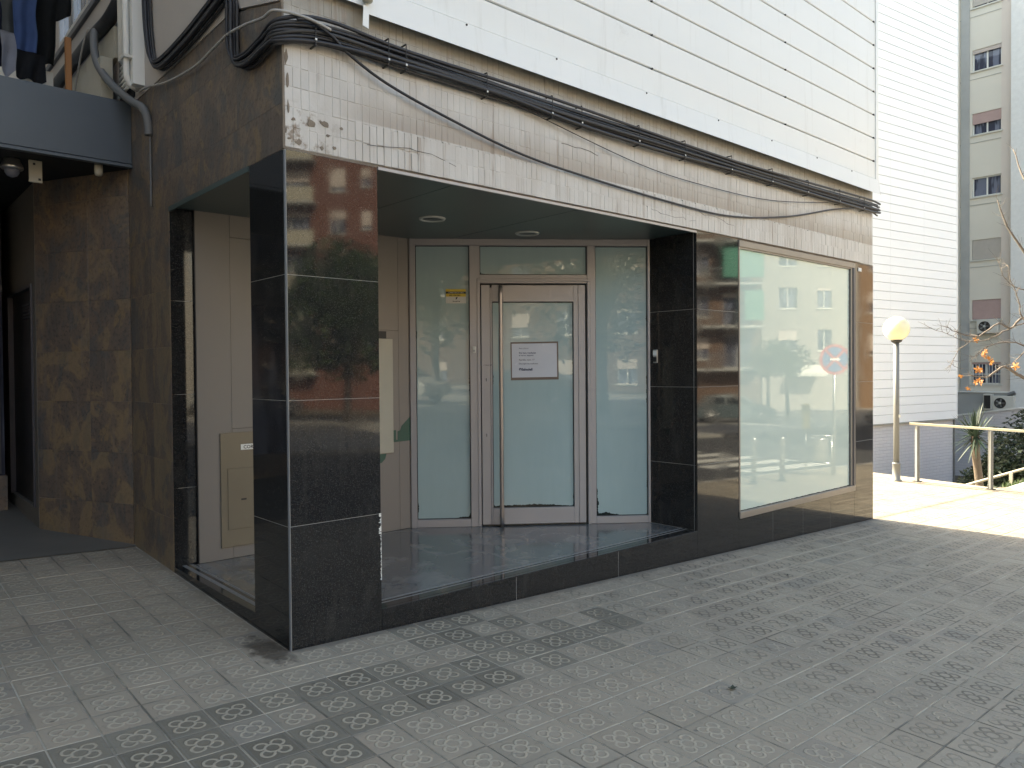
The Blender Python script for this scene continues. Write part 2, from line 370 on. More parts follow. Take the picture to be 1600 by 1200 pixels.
def leafmat(name, c1, c2, trans=.25):
    n = NT(name); oi = n.new('ShaderNodeNewGeometry').outputs['Random Per Island']
    c = n.mix(oi, c1, c2); n.put(n.b.inputs['Transmission Weight'], 0.)
    m = n.fin(c, .5); 
    try: n.b.inputs['Subsurface Weight'].default_value = 0.
    except Exception: pass
    tr = n.new('ShaderNodeBsdfTranslucent'); n.put(tr.inputs[0], c); mx = n.new('ShaderNodeMixShader'); mx.inputs[0].default_value = trans
    n.t.links.new(n.b.outputs[0], mx.inputs[1]); n.t.links.new(tr.outputs[0], mx.inputs[2]); n.t.links.new(mx.outputs[0], n.out.inputs[0])
    return m
M['leaf_dark'] = leafmat('dark_evergreen_leaf', (.010, .020, .011), (.026, .044, .022), .12)
M['leaf_green'] = leafmat('street_tree_leaf', (.020, .045, .015), (.060, .10, .03))
M['yucca'] = leafmat('yucca_blade', (.014, .030, .020), (.035, .06, .036), .1)
M['leaf_orange'] = leafmat('dry_orange_leaf', (.26, .10, .03), (.38, .17, .05), .4)
M['bark'] = simple('grey_brown_bark', (.13, .11, .095), .9, var=.35, sc_=14, bump=.004)
M['bark_palm'] = simple('fibrous_bark', (.11, .085, .065), .95, var=.4, sc_=25, bump=.006)

def brick_like(name, c1, c2, mortar, sx_, sz_):
    n = NT(name); p = n.coord(); x, y, z = n.sep(p)[0:3]
    bt = n.new('ShaderNodeTexBrick'); n.put(bt.inputs['Vector'], n.comb(n.math('ADD', x, y), z)); bt.inputs['Scale'].default_value = 1
    bt.inputs['Brick Width'].default_value = sx_; bt.inputs['Row Height'].default_value = sz_; bt.inputs['Mortar Size'].default_value = .012
    n.put(bt.inputs['Color1'], c1); n.put(bt.inputs['Color2'], c2); n.put(bt.inputs['Mortar'], mortar)
    c = n.mix(n.math('MULTIPLY', n.noise(p, .5, 4), .5), bt.outputs[0], tuple(v*.75 for v in c1))
    n.bump(bt.outputs[1], -.006, .7)
    return n.fin(c, .85)
M['lav_block'] = brick_like('painted_blockwork', (.62, .61, .635), (.65, .64, .66), (.53, .52, .55), .4, .10)
M['red_brick'] = brick_like('red_facing_brick', (.145, .052, .036), (.12, .045, .032), (.22, .12, .09), .25, .07)
M['brown_brick'] = brick_like('brown_facing_brick', (.17, .10, .065), (.14, .085, .06), (.12, .09, .07), .25, .07)
M['ochre'] = simple('ochre_render', (.20, .125, .075), .85, var=.12, sc_=.3)
M['beige'] = simple('beige_render', (.31, .29, .265), .85, var=.10, sc_=.25)
M['shutter'] = simple('rolled_shutter', (.50, .44, .40), .6)
M['shutter_pink'] = simple('faded_pink_shutter', (.42, .30, .28), .6)
M['shutter_beige'] = simple('beige_closed_shutter', (.43, .40, .36), .6)
def mat_pane():
    n = NT('dwelling_window_pane'); p = n.coord()
    c = n.mix(n.step(n.noise(n.scale(p, (2, 5, .4)), 1.8, 2), .48, .56), (.045, .05, .075), (.16, .18, .24))
    return n.fin(c, .03, 0, 1.5)
M['pane'] = mat_pane()
M['asphalt'] = simple('asphalt', (.052, .052, .053), .85, var=.25, sc_=1.5, bump=.003)
M['roadpaint'] = simple('road_paint', (.62, .62, .58), .7, var=.12)
M['kerb'] = simple('granite_kerb', (.30, .29, .27), .8, var=.15)
M['soil'] = simple('garden_soil', (.10, .085, .06), .95, var=.4, sc_=2)
M['awning_green'] = simple('green_canvas', (.07, .24, .18), .8, var=.1)
M['yellow'] = simple('yellow_enamel', (.62, .42, .06), .4)
M['red_sign'] = simple('red_sign_film', (.42, .05, .05), .4); M['blue_sign'] = simple('blue_sign_film', (.05, .11, .28), .4)
M['globe'] = None
n_ = NT('yellowed_acrylic_globe'); n_.fin(n_.mix(n_.noise(n_.coord(), 3, 4), (.74, .70, .45), (.80, .78, .62)), .25); n_.b.inputs['Subsurface Weight'].default_value = .6
n_.b.inputs['Subsurface Radius'].default_value = (.12, .11, .06); n_.b.inputs['Subsurface Scale'].default_value = 1.; M['globe'] = n_.m
M['post_grey'] = simple('grey_painted_steel', (.17, .178, .18), .45, .3)
M['rail_top'] = simple('pale_rail', (.62, .57, .42), .5, var=.08)

# ================================================================ GROUND
X4, X3, X2, W1, W2, W3, W4 = 7.28, 4.402, 3.747, .5735, .456, 1.871, 2.80
ZT, ZP = 2.686, .1007
def sheet(name, mat, xs, ys, dz, keep=lambda x, y: True, **kw):
    bm = BM(); V = {}
    for i, x in enumerate(xs):
        for j, y in enumerate(ys): V[i, j] = bm.verts.new((x, y, g(x, y)+dz))
    for i in range(len(xs)-1):
        for j in range(len(ys)-1):
            if keep((xs[i]+xs[i+1])/2, (ys[j]+ys[j+1])/2): bm.faces.new((V[i, j], V[i+1, j], V[i+1, j+1], V[i, j+1]))
    for v in [v for v in bm.verts if not v.link_faces]: bm.verts.remove(v)
    return obj(name, bm, mat, recalc=False, **kw)
KERB_Y = -4.05
sheet('ground', M['soil'], [-400, -60, -20, 0, 12, 30, 100, 400], [-400, -100, -40, -20, KERB_Y-9.6], -.02, kind='structure')
sheet('road', M['asphalt'], [-200, -60, 0, 12, 30, 45, 60, 200], [KERB_Y-9.2, KERB_Y-4, KERB_Y], -.12, kind='structure')
sheet('far_pavement', M['kerb'], [-200, -60, 0, 12, 30, 45, 60, 200], [KERB_Y-26, KERB_Y-13, KERB_Y-9.2], .0, kind='structure')
# mortar bed under the paving tiles, and the plain paving further off
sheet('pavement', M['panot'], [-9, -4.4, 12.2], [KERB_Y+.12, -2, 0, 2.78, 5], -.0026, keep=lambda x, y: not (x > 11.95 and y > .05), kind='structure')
pav2 = sheet('paved_strip', M['panot'], [-120, -60, -9], [KERB_Y+.12, 2, 30], 0, kind='structure')
pav3 = sheet('paved_walk', M['panot'], [12.2, 30, 60, 200], [KERB_Y+.12, -1.5, .05], 0, kind='structure')
sheet('passage_floor', M['passage'], [-4.5, -2, 0.02], [2.785, 4, 6.2], .004, kind='structure')
for nm, y0, y1 in (('kerb', KERB_Y, KERB_Y+.12), ('kerb', KERB_Y-9.2, KERB_Y-9.08)):
    bm = BM(); xs = [-60, -20, 0, 12, 30, 60]
    for a, b in zip(xs, xs[1:]):
        p = [bm.verts.new((x, y, g(x, y)+dz)) for x in (a, b) for y in (y0, y1) for dz in (-.14, .003)]
        for q in ((0, 1, 3, 2), (4, 6, 7, 5), (1, 5, 7, 3), (0, 4, 5, 1), (2, 3, 7, 6)): bm.faces.new([p[i] for i in q])
    obj(nm, bm, M['kerb'], kind='structure')
# zebra crossing
for k in range(8):
    y0 = KERB_Y-.9-k*1.0
    bm = BM(); vs = [bm.verts.new((x, y, g(x, y)-.116)) for x, y in ((13.0, y0-.5), (17.0, y0-.5), (17.0, y0), (13.0, y0))]; bm.faces.new(vs)
    obj('road_marking', bm, M['roadpaint'], kind='structure')
# lower garden behind the railing
bm = BM()
for q in [((11.95, .05, -2.6), (40, .05, -2.6), (40, 30, -2.6), (11.95, 30, -2.6))]:
    bm.faces.new([bm.verts.new(p) for p in q])
obj('garden_ground', bm, M['soil'], kind='structure')
def wall_piece(name, pts, v, mat, **kw): return obj(name, slab_prism(BM(), pts, v), mat, **kw)
wall_piece('plaza_retaining_wall', [(11.95, .05, g(11.95, .05)-.01), (11.95, 5, g(11.95, 5)-.01), (11.95, 5, -2.6), (11.95, .05, -2.6)], (-.2, 0, 0), M['concrete'], kind='structure')
wall_piece('walk_retaining_wall', [(12.2, .05, g(12.2, .05)-.01), (60, .05, g(60, .05)-.01), (60, .05, -2.6), (12.2, .05, -2.6)], (0, -.2, 0), M['concrete'], kind='structure')

# ---- panot tiles: 300 nearest as objects of the pavement, the rest one mesh
def panot_mesh():
    bm = BM(); h = .0982; t = h-.0016
    b = [bm.verts.new((s*h, q*h, -.012)) for s, q in ((-1, -1), (1, -1), (1, 1), (-1, 1))]
    m = [bm.verts.new((s*h, q*h, -.0014)) for s, q in ((-1, -1), (1, -1), (1, 1), (-1, 1))]
    a = [bm.verts.new((s*t, q*t, 0)) for s, q in ((-1, -1), (1, -1), (1, 1), (-1, 1))]
    bm.faces.new(a)
    for i in range(4):
        j = (i+1) % 4; bm.faces.new((m[i], m[j], a[j], a[i])); bm.faces.new((b[i], b[j], m[j], m[i]))
    me = bpy.data.meshes.new('paving_tile'); bm.to_mesh(me); bm.free(); me.materials.append(M['panot']); return me
PTM = panot_mesh(); pavement = bpy.data.objects['pavement']
cells = []
for i in range(-19, 64):
    for j in range(-18, 16):
        x, y = LX+(i+.5)*TS, LY+(j+.5)*TS
        if y < KERB_Y+.22 or y > 2.72: continue
        if y > -.1 and -.1 < x < X4+.02: 
            continue
        if x > 11.85 and y > -.02: continue
        if x > 12.12: continue
        cells.append((x, y))
# boundary slivers along the facades are cut tiles: one mesh of narrower tiles
nrm = Vector((-SX, -SY, 1)).normalized(); tilt = Vector((0, 0, 1)).rotation_difference(nrm)
def vis(x, y):
    d = Vector((x, y, g(x, y)))-CAM; z = d.dot(fw)
    if z < .5: return None
    px = 800+FPX*d.dot(rt)/z; py = 600-FPX*d.dot(up)/z
    return z if -60 < px < 1660 and py < 1250 else None
seen = sorted([(vis(*c), c) for c in cells if vis(*c)])
near = [c for z, c in seen[:300]]; ns = set(near)
rngt = random.Random(3)
from mathutils import Euler
for k, (x, y) in enumerate(near):
    o = bpy.data.objects.new('paving_tile', PTM); C.objects.link(o); o.parent = pavement
    o.location = (x+rngt.uniform(-.0008, .0008), y+rngt.uniform(-.0008, .0008), g(x, y)+rngt.uniform(-.0008, .0012))
    q = tilt.to_euler(); o.rotation_euler = (q.x+rngt.uniform(-.006, .006), q.y+rngt.uniform(-.006, .006), rngt.uniform(-.006, .006))
bm = BM()
def add_tile(bm, x0, x1, y0, y1, dz, ta=0, tb=0):
    cx, cy = (x0+x1)/2, (y0+y1)/2; e = .0025
    zf = lambda x, y: g(x, y)+dz+ta*(x-cx)+tb*(y-cy)
    P = [(x0, y0), (x1, y0), (x1, y1), (x0, y1)]; I = [(x0+e, y0+e), (x1-e, y0+e), (x1-e, y1-e), (x0+e, y1-e)]
    b = [bm.verts.new((x, y, zf(x, y)-.012)) for x, y in P]; m = [bm.verts.new((x, y, zf(x, y)-.002)) for x, y in P]; a = [bm.verts.new((x, y, zf(x, y))) for x, y in I]
    bm.faces.new(a)
    for i in range(4):
        j = (i+1) % 4; bm.faces.new((m[i], m[j], a[j], a[i])); bm.faces.new((b[i], b[j], m[j], m[i]))
for (x, y) in cells:
    if (x, y) in ns: continue
    h = .0982; add_tile(bm, x-h, x+h, y-h, y+h, rngt.uniform(-.0008, .0012), rngt.uniform(-.006, .006), rngt.uniform(-.006, .006))
obj('paving_tiles_beyond', bm, M['panot'], pavement, recalc=False, kind='stuff')

# ================================================================ CORNER BUILDING
B = empty('corner_building', (0, 0, 0), label='corner shop building with black granite, brown stone tiles and white metal cladding above', cat='building')
H = 21.0
# solid mass behind the finishes
bm = BM()
prism(bm, [(.03, 1.90), (2.055, 1.90), (3.81, .59), (3.81, .06), (X3+.02, .06), (X3+.02, .24), (6.76, .24), (6.76, .06), (X4-.02, .06), (X4-.04, .3), (X4-4.3, 13), (.03, 13)], -.9, ZT+.004)
prism(bm, [(.03, .03), (X4-.02, .03), (X4-.04, .3), (X4-4.3, 13), (.03, 13)], ZT+.03, H)  # unseen east side slanted inward so sunlight passes the front corner
obj('wall', bm, M['render_pinkish'], B)
# recess ceiling
bm = BM(); prism(bm, [(.012, .012), (X2, .012), (X2, .53), (2.04, 1.86), (.012, 1.86)], ZT, ZT+.02)
ceil = obj('soffit', bm, M['ceil'], B)
for x0, x1 in ((.02, 1.15), (1.156, 2.30), (2.306, 3.40)):   # soffit panels with open joints
    yy = .012; y1a = min(1.84, .53+(3.747-x0)*.777); y1b = min(1.84, .53+(3.747-x1)*.777)
    if x0 > 2: poly = [(x0, .03), (x1, .03), (x1, y1b-.02), (x0, y1a-.02)]
    elif x1 > 2.05: poly = [(x0, .03), (x1, .03), (x1, y1b-.02), (2.04, 1.83), (x0, 1.83)]
    else: poly = [(x0, .03), (x1, .03), (x1, 1.83), (x0, 1.83)]
    obj('ceiling_panel', prism(BM(), poly, ZT-.006, ZT-.0005), M['ceil'], ceil)
bx('ceiling_edge_profile', M['alu'], B, W1+.003, X2-.003, -.006, .012, ZT-.014, ZT+.003)
bx('ceiling_edge_profile', M['ceil'], B, -.006, .012, W2+.003, W3-.003, ZT-.03, ZT+.003)
# floor of the recess
bm = BM(); prism(bm, [(.13, .10), (X2-.002, .10), (X2-.002, .525), (2.04, 1.84), (.13, 1.84)], -.3, ZP-.006)
fl = obj('entrance_floor', bm, M['grout'], B)
def clip_poly(poly, x0, x1, y0, y1):
    def cut(P, f):
        out = []
        for i in range(len(P)):
            a, b = P[i], P[(i+1) % len(P)]; fa, fb = f(a), f(b)
            if fa >= 0: out.append(a)
            if fa*fb < 0:
                t = fa/(fa-fb); out.append((a[0]+(b[0]-a[0])*t, a[1]+(b[1]-a[1])*t))
        return out
    for f in (lambda p: p[0]-x0, lambda p: x1-p[0], lambda p: p[1]-y0, lambda p: y1-p[1]):
        poly = cut(poly, f)
        if len(poly) < 3: return None
    return poly
fp = [(.132, .17), (X2-.004, .17), (X2-.004, .52), (2.04, 1.835), (.132, 1.835)]
for xa, xb in ((.132, .93), (.932, 1.73), (1.732, 2.53), (2.532, 3.33), (3.332, 4.2)):
    for ya, yb in ((.17, .96), (.962, 1.9)):
        q = clip_poly(fp, xa, xb, ya, yb)
        if q: obj('floor_slab', prism(BM(), q, ZP-.02, ZP), M['marble'], fl)
for ya, yb, mt in ((.102, .118, 'strip'), (.120, .142, 'granite'), (.144, .168, 'strip')):
    bx('threshold_strip', M[mt], fl, .132 if ya > .15 else W1+.001, X2-.004, ya, yb, ZP-.02, ZP+.0012)
for xa, xb, mt in ((.0, .052, 'granite'), (.054, .084, 'strip'), (.086, .108, 'granite'), (.110, .130, 'strip')):
    bm = BM(); bx('threshold_strip', M[mt], fl, xa, xb, W2+.001, W3-.002, -.2, ZP)
bx('threshold_strip', M['granite'], fl, W1+.002, X2-.002, .034, .100, ZP-.04, ZP+.001)
# granite slabs --------------------------------------------------
ZJ = [.6657, 1.3448, 2.0201, ZT]
def slabs_y(parent, x0, x1, zb, y=0., th=.03, courses=ZJ, gap=.0026, bevel=.0005):
    z0 = zb
    for z1 in courses:
        if z1 <= z0: continue
        bx('granite_slab', M['granite'], parent, x0+gap/2, x1-gap/2, y, y+th, z0+(gap/2 if z0 != zb else 0), z1-gap/2, bevel); z0 = z1
def slabs_x(parent, y0, y1, zb, x=0., th=.03, courses=ZJ, gap=.0026, bevel=.0005):
    z0 = zb
    for z1 in courses:
        bx('granite_slab', M['granite'], parent, x, x+th, y0+gap/2, y1-gap/2, z0+(gap/2 if z0 != zb else 0), z1-gap/2, bevel); z0 = z1
pil = bx('corner_pillar', M['grout'], B, .0012, W1-.0012, .0012, W2-.006, -.25, ZT-.0005)
slabs_y(pil, .010, W1, -.2, 0)
slabs_x(pil, .010, W2, -.2, 0)
slabs_x(pil, .033, W2, -.2, W1-.03)
bx('corner_trim', M['trim'], pil, -.0015, .009, -.0015, .009, -.2, ZT-.003, .003)
# flaking grout on the right arris of the pillar
bm = BM(); rr = random.Random(5); z = .67
for k in range(46):
    h_ = rr.uniform(.004, .012); wd = max(.0015, (.016 if k < 16 else .006)*rr.uniform(.3, 1)*(1 if rr.random() > .18 else .15)); zz = .668-k*.0085
    box(bm, W1-wd-.001, W1+.0005, -.0022, -.0004, zz-h_*.8, zz)
obj('flaking_grout', bm, M['white_paint'], pil)
jl = bx('left_jamb', M['grout'], B, .036, .163, W3+.0012, W3+.06, -.1, ZT-.001)
slabs_y(jl, .002, .165, ZP-.03, W3, .03, ZJ)
jr = bx('right_jamb', M['grout'], B, X2+.0012, X2+.05, .034, .52, -.1, ZT-.001)
slabs_x(jr, .033, .523, ZP+.0012, X2, .028)
rp = bx('shop_window_pillar', M['grout'], B, X2+.032, X3-.002, .0012, .055, -.5, ZT-.001)
slabs_y(rp, X2, X3, -.35, 0)
ep = bx('end_pillar', M['grout'], B, 6.80, X4-.03, .0012, .055, -.6, ZT-.001)
slabs_y(ep, 6.793, X4, -.45, 0)
bx('end_return', M['granite'], ep, X4-.03, X4, .032, .12, -.45, ZT)
pl = bx('plinth', M['grout'], B, W1+.004, X2-.004, .0012, .033, -.3, ZP-.008)
xs = [W1+.002, 1.636, 2.70, X2]
for a, b in zip(xs, xs[1:]): bx('granite_slab', M['granite'], pl, a+.0012, b-.0012, 0, .0335, -.35, ZP, .0012)
pl2 = bx('window_plinth', M['grout'], B, X3+.004, 6.79, .0012, .033, -.6, .10)
xs = [X3, 5.009, 5.607, 6.205, 6.793]
for a, b in zip(xs, xs[1:]): bx('granite_slab', M['granite'], pl2, a+.0012, b-.0012, 0, .03, -.45, .112, .0012)
bx('lintel_strip', M['mortar'], B, .0, X4, .001, .03, ZT+.0005, ZT+.012)
# shop window -----------------------------------------------------
sw = BM()
box(sw, X3+.003, 6.788, -.012, .05, ZT-.062, ZT-.004, .003)      # head
box(sw, X3+.003, 6.788, -.014, .05, .115, .178, .003)            # sill
box(sw, X3+.003, X3+.022, -.004, .05, .1785, ZT-.0625)
swo = obj('shop_window', sw, M['alu_dark'], B)
bx('window_stile', M['frame_blue'], swo, 6.735, 6.79, -.016, .05, .1785, ZT-.0625, .002)
bx('window_stile', M['alu_dark'], swo, 6.695, 6.734, -.006, .05, .1785, ZT-.0625, .002)
bx('window_head_bead', M['alu_dark'], swo, X3+.0225, 6.694, -.002, .04, ZT-.078, ZT-.0625)
bx('window_pane', mat_shopglass(), swo, X3+.0225, 6.6945, .016, .022, .1785, ZT-.0785)
bx('alarm_contact', M['white_paint'], B, 6.88, 6.96, -.008, -.0005, 2.60, 2.64, .002)
# inner wall of the recess (laminate panels) ---------------------
iw = bx('recess_wall', M['black'], B, .166, 2.02, 1.852, 1.885, ZP-.02, ZT-.001)
segs = [(.167, .418), (.420, 1.19), (1.192, 1.905), (1.907, 2.022)]
for k, (a, b) in enumerate(segs):
    if k == 1:
        bx('wall_panel', M['panel'], iw, a, b, 1.835, 1.8515, 2.516, ZT-.002, .001)
        bx('wall_panel', M['panel'], iw, a, b, 1.838, 1.8515, 1.08, 2.513, .001)
        bx('wall_panel', M['panel'], iw, a, b, 1.836, 1.8515, ZP+.002, 1.078, .001)
    elif k == 2:
        bx('wall_panel', M['panel'], iw, a, b, 1.835, 1.8515, 1.862, ZT-.002, .001)
        bx('wall_panel', M['panel'], iw, a, b, 1.835, 1.8515, ZP+.002, 1.860, .001)
    else: bx('wall_panel', M['panel'], iw, a, b, 1.835, 1.8515, ZP+.002, ZT-.002, .001)
mb = bx('mailbox_plate', M['brass'], B, .325, .70, 1.822, 1.8345, .19, 1.05, .002)
bx('mailbox_flap', M['brass'], mb, .375, .65, 1.817, 1.8215, .32, .78, .002)
bx('mailbox_slot', M['black'], mb, .475, .515, 1.8150, 1.8168, .535, .548)
bx('mailbox_label', M['white_paint'], mb, .478, .66, 1.8185, 1.8215, .915, .958)
def mw_y(x, y, z): return Matrix(((1, 0, 0, x), (0, 0, -1, y), (0, 1, 0, z), (0, 0, 0, 1)))
text('mailbox_lettering', 'CORREUS', .036, M['black'], mb, mw_y(.497, 1.8178, .924), .0006)
bx('white_wall_plate', M['cream'], B, 1.60, 1.835, 1.815, 1.8345, .79, 1.785, .003)
bx('dark_sticker_remnant', M['black'], B, 1.66, 1.78, 1.8315, 1.8345, 1.787, 1.85)
tl = slab_prism(BM(), [(1.85, 1.831, .88), (2.022, 1.831, .885), (2.022, 1.831, 1.10), (1.93, 1.831, 1.02), (1.915, 1.831, .98), (1.888, 1.831, .975), (1.888, 1.831, .90), (1.87, 1.831, .90), (1.87, 1.831, .985), (1.84, 1.831, .985), (1.84, 1.831, .905)], (0, .0035, 0))
obj('torn_green_film', tl, M['teal'], B)
obj('torn_green_film', slab_prism(BM(), [(1.66, 1.831, .785), (1.77, 1.831, .785), (1.755, 1.831, .74), (1.72, 1.831, .71), (1.66, 1.831, .70)], (0, .0035, 0)), M['teal'], B)
# entrance screen: local x = along the screen, local -y = towards the street ----
EA = math.atan2(.517-1.845, 3.778-2.035); EL = 2.1913
ent = BM(); fy0, fy1 = -.03, .04
def eb(bm, s0, s1, z0, z1, y0=fy0, y1=fy1, bev=.003): box(bm, s0, s1, y0, y1, z0, z1, bev)
eb(ent, 0, .052, ZP, ZT-.001); eb(ent, 2.155, EL, ZP, ZT-.001)
eb(ent, .0525, 2.1545, 2.622, ZT-.001); eb(ent, .0525, .5335, ZP, .170); eb(ent, 1.6745, 2.1545, ZP, .166)
eb(ent, .534, .628, ZP, 2.6215); eb(ent, 1.598, 1.674, ZP, 2.6215)
eb(ent, .6285, 1.5975, 2.284, 2.362)
eb(ent, .600, .628, ZP, 2.3, fy0-.008, fy0-.0005); eb(ent, 1.598, 1.626, ZP, 2.3, fy0-.008, fy0-.0005); eb(ent, .6, 1.626, 2.301, 2.325, fy0-.008, fy0-.0005)
eo = obj('entrance_screen', ent, M['alu'], B, loc=(2.035, 1.845, 0), rotz=EA)
def gasket(parent, s0, s1, z0, z1, y):
    bm = BM(); t = .006
    box(bm, s0, s1, y, y+.004, z0, z0+t); box(bm, s0, s1, y, y+.004, z1-t, z1); box(bm, s0, s0+t, y, y+.004, z0+t, z1-t); box(bm, s1-t, s1, y, y+.004, z0+t, z1-t)
    obj('gasket', bm, M['black'], parent)
for (s0, s1, z0, z1) in ((.0525, .5335, .1705, 2.6215), (1.6745, 2.1545, .1665, 2.6215), (.6285, 1.5975, 2.3625, 2.6215)):
    bx('glass_pane', mat_glass_painted('whitened_glass_%d' % int(s0*100), s1-s0, z1-z0), eo, s0, s1, .004, .010, z0, z1)
    gasket(eo, s0, s1, z0, z1, -.002)
# yellow sensor switch and small plates on the post
bx('door_bell', M['offwhite'], eo, .556, .588, fy0-.012, fy0-.0005, 1.66, 1.72, .003)
bx('bell_button', M['clip'], eo, .565, .579, fy0-.016, fy0-.0125, 1.672, 1.69, .002)
# door leaf
dl = BM(); d0, d1 = -.036, .02
box(dl, .636, .7155, d0, d1, .115, 2.268, .003); box(dl, .7175, .7335, d0+.003, d1, .115, 2.246, .002)
box(dl, .734, 1.4705, d0, d1, 2.119, 2.268, .003); box(dl, .734, 1.4705, d0, d1, .115, .262, .003)
box(dl, 1.471, 1.512, d0+.002, d1, .115, 2.268, .002); box(dl, 1.514, 1.5775, d0, d1, .115, 2.268, .003)
door = obj('entrance_door', dl, M['alu'], B, loc=(2.035, 1.845, 0), rotz=EA)
bx('door_gap', M['black'], door, .6285, 1.5975, .021, .035, ZP, 2.2835)
bx('glass_pane', mat_glass_painted('whitened_glass_door', .737, 1.857), door, .734, 1.4705, -.006, .001, .2625, 2.1185)
gasket(door, .734, 1.4705, .2625, 2.1185, -.011)
hb = tube(BM(), smooth_path([(.807, d0-.001, 2.175), (.807, d0-.05, 2.195), (.807, d0-.062, 2.17), (.807, d0-.062, 1.2), (.807, d0-.062, .2), (.807, d0-.05, .172), (.807, d0-.001, .195)], 5), .0185, 14)
obj('pull_handle', hb, M['steel'], door)
for z in (1.428, .931):
    k = lathe(BM(), [(.011, 0), (.011, .004), (.009, .006)], seg=14)
    o = obj('lock', k, M['clip'], door, loc=(.678, d0-.0005, z)); o.rotation_euler = (R(90), 0, 0)
    bx('keyhole', M['black'], door, .6755, .6805, d0-.009, d0-.0067, z-.022, z+.006)
text('door_lettering', '• TANCAT', .017, M['black'], door, mw_y(.652, d0-.0008, 1.545))
bx('door_closer_plate', M['alu'], door, 1.35, 1.47, d0-.004, d0-.0005, 2.25, 2.262, .001)
# keypad socket on the right jamb
kp = bx('jamb_socket', M['stainless'], B, X2-.012, X2-.0005, .415, .462, 1.56, 1.68, .003)
bx('socket_lid', M['white_paint'], kp, X2-.02, X2-.0125, .42, .457, 1.625, 1.67, .002); bx('socket_lid', M['black'], kp, X2-.02, X2-.0125, .42, .457, 1.57, 1.612, .002)

# brown stone wall tiles -----------------------------------------
bw = bx('stone_clad_wall', M['mortar'], B, .010, .03, .035, 2.86, ZT+.004, 3.60)
bx('wall_render_band', M['mortar'], bw, .010, .03, W3+.035, 2.86, -.2, ZT+.0035)
ZR = [.445, .86, 1.275, 1.69, 2.105, 2.52, 2.935, 3.35, 3.64]
def top_at(y): return 3.48 + .17*min(1, y/.7) if y < .7 else 3.65
def rust_x(y0, y1, z0, z1, x=0.):
    bm = BM(); box(bm, x, x+.010, y0+.0004, y1-.0004, z0+.0004, z1-.0004, .0006)
    obj('stone_tile', bm, M['rust'], bw)
zb = -.1
ends = ZR
z0 = -.12
for z1 in ZR:
    for (a, b) in ((W3+.003, 2.30), (2.30, 2.845)):
        rust_x(a, b, z0, z1)
    z0 = z1
for (z0, z1) in ((ZT+.002, 2.935), (2.935, 3.35), (3.35, 3.64)):
    for (a, b) in ((.0, .62), (.62, 1.24), (1.24, W3+.003)):
        if z1 > 3.5 and a == 0:
            obj('stone_tile', slab_prism(BM(), [(0, .001, 3.352), (0, .619, 3.352), (0, .619, 3.62), (0, .001, 3.46)], (.010, 0, 0)), M['rust'], bw)
        else: rust_x(a, b, z0, z1)
# oblique wall of the passage
ow = empty('passage_wall', (0, 2.85, 0), R(117)); ow.parent = B
bx('backing', M['mortar'], ow, 0, 1.09, -.04, -.010, -.1, 3.16)
z0 = 0.05
for z1 in [.43, .85, 1.27, 1.69, 2.11, 2.53, 2.95, 3.155]:
    for a, b in ((.008, .47), (.47, 1.10)): bx('stone_tile', M['rust'], ow, a+.0008, b-.0008, -.010, 0, z0+.0008, z1-.0008, .001)
    z0 = z1
ow.rotation_euler = (0, 0, R(117)); 
# passage side: wall and service door, lobby glazing
pw = BM(); box(pw, -.50, -.44, 3.84, 3.97, -.1, 3.16); box(pw, -.50, -.44, 3.97, 5.2, 2.30, 3.16); box(pw, -.50, -.44, 5.19, 6.2, -.1, 3.16); box(pw, -.50, -.44, 3.97, 5.19, -.1, .32)
obj('passage_side_wall', pw, M['passage'], B)
sdn = bx('service_door', M['door_black'], B, -.47, -.45, 3.975, 5.185, .325, 2.295, .003)
sfb = BM(); box(sfb, -.515, -.4505, 3.972, 4.0, .322, 2.298); box(sfb, -.515, -.4505, 5.16, 5.188, .322, 2.298); box(sfb, -.515, -.4505, 4.0005, 5.1595, 2.27, 2.298)
obj('door_frame', sfb, M['frame_blue'], sdn)
for k in range(5): bx('vent_slat', M['frame_blue'], sdn, -.479, -.4705, 4.25, 4.62, 2.02+k*.03, 2.036+k*.03)
lob = BM()
for x in (-.66, -1.6, -2.6, -3.6, -4.5): box(lob, x-.03, x+.03, 4.87, 4.93, .55, 3.15)
box(lob, -4.5, -.60, 4.865, 4.935, 2.3, 2.36)
lo = obj('lobby_glazing', lob, M['frame_blue'], B)
bx('lobby_pane', M['pane'], lo, -4.5, -.60, 4.895, 4.905, .53, 3.14)
bx('stone_plinth', M['rust'], lo, -4.5, -.585, 4.86, 4.95, -.2, .53)
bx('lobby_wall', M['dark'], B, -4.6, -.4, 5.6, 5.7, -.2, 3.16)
# steel fascia beam of the passage, its flat roof and soffit
bmn = BM(); box(bmn, -4.5, -.001, 2.745, 2.80, 3.175, 3.665, .004); fb = obj('fascia_beam', bmn, M['beamblue'], B)
bx('drip_edge', M['beamblue'], fb, -4.5, -.001, 2.738, 2.79, 3.145, 3.170, .002)
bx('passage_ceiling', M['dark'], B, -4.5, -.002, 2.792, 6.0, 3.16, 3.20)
bx('passage_roof', M['concrete'], B, -4.5, -.002, 2.802, 6.0, 3.60, 3.64)
# unseen left wing, added to block sky light on the left; upper rear walls
bx('added_left_wing', M['rust'], B, -14, -6.5, -2.5, 13, -.3, 3.66)
bx('added_left_wing', M['rust'], B, -6.499, -4.5, 2.75, 13, -.3, 3.66)
bx('added_left_wing', M['render_pink'], B, -14, -6.5, -2.52, 13, 3.665, H)
bx('added_left_wing', M['render_pink'], B, -6.499, -4.5, 2.74, 13, 3.665, H)
bx('rear_wall', M['render_cream'], B, -4.5, .02, 6.0, 6.2, -.2, H)
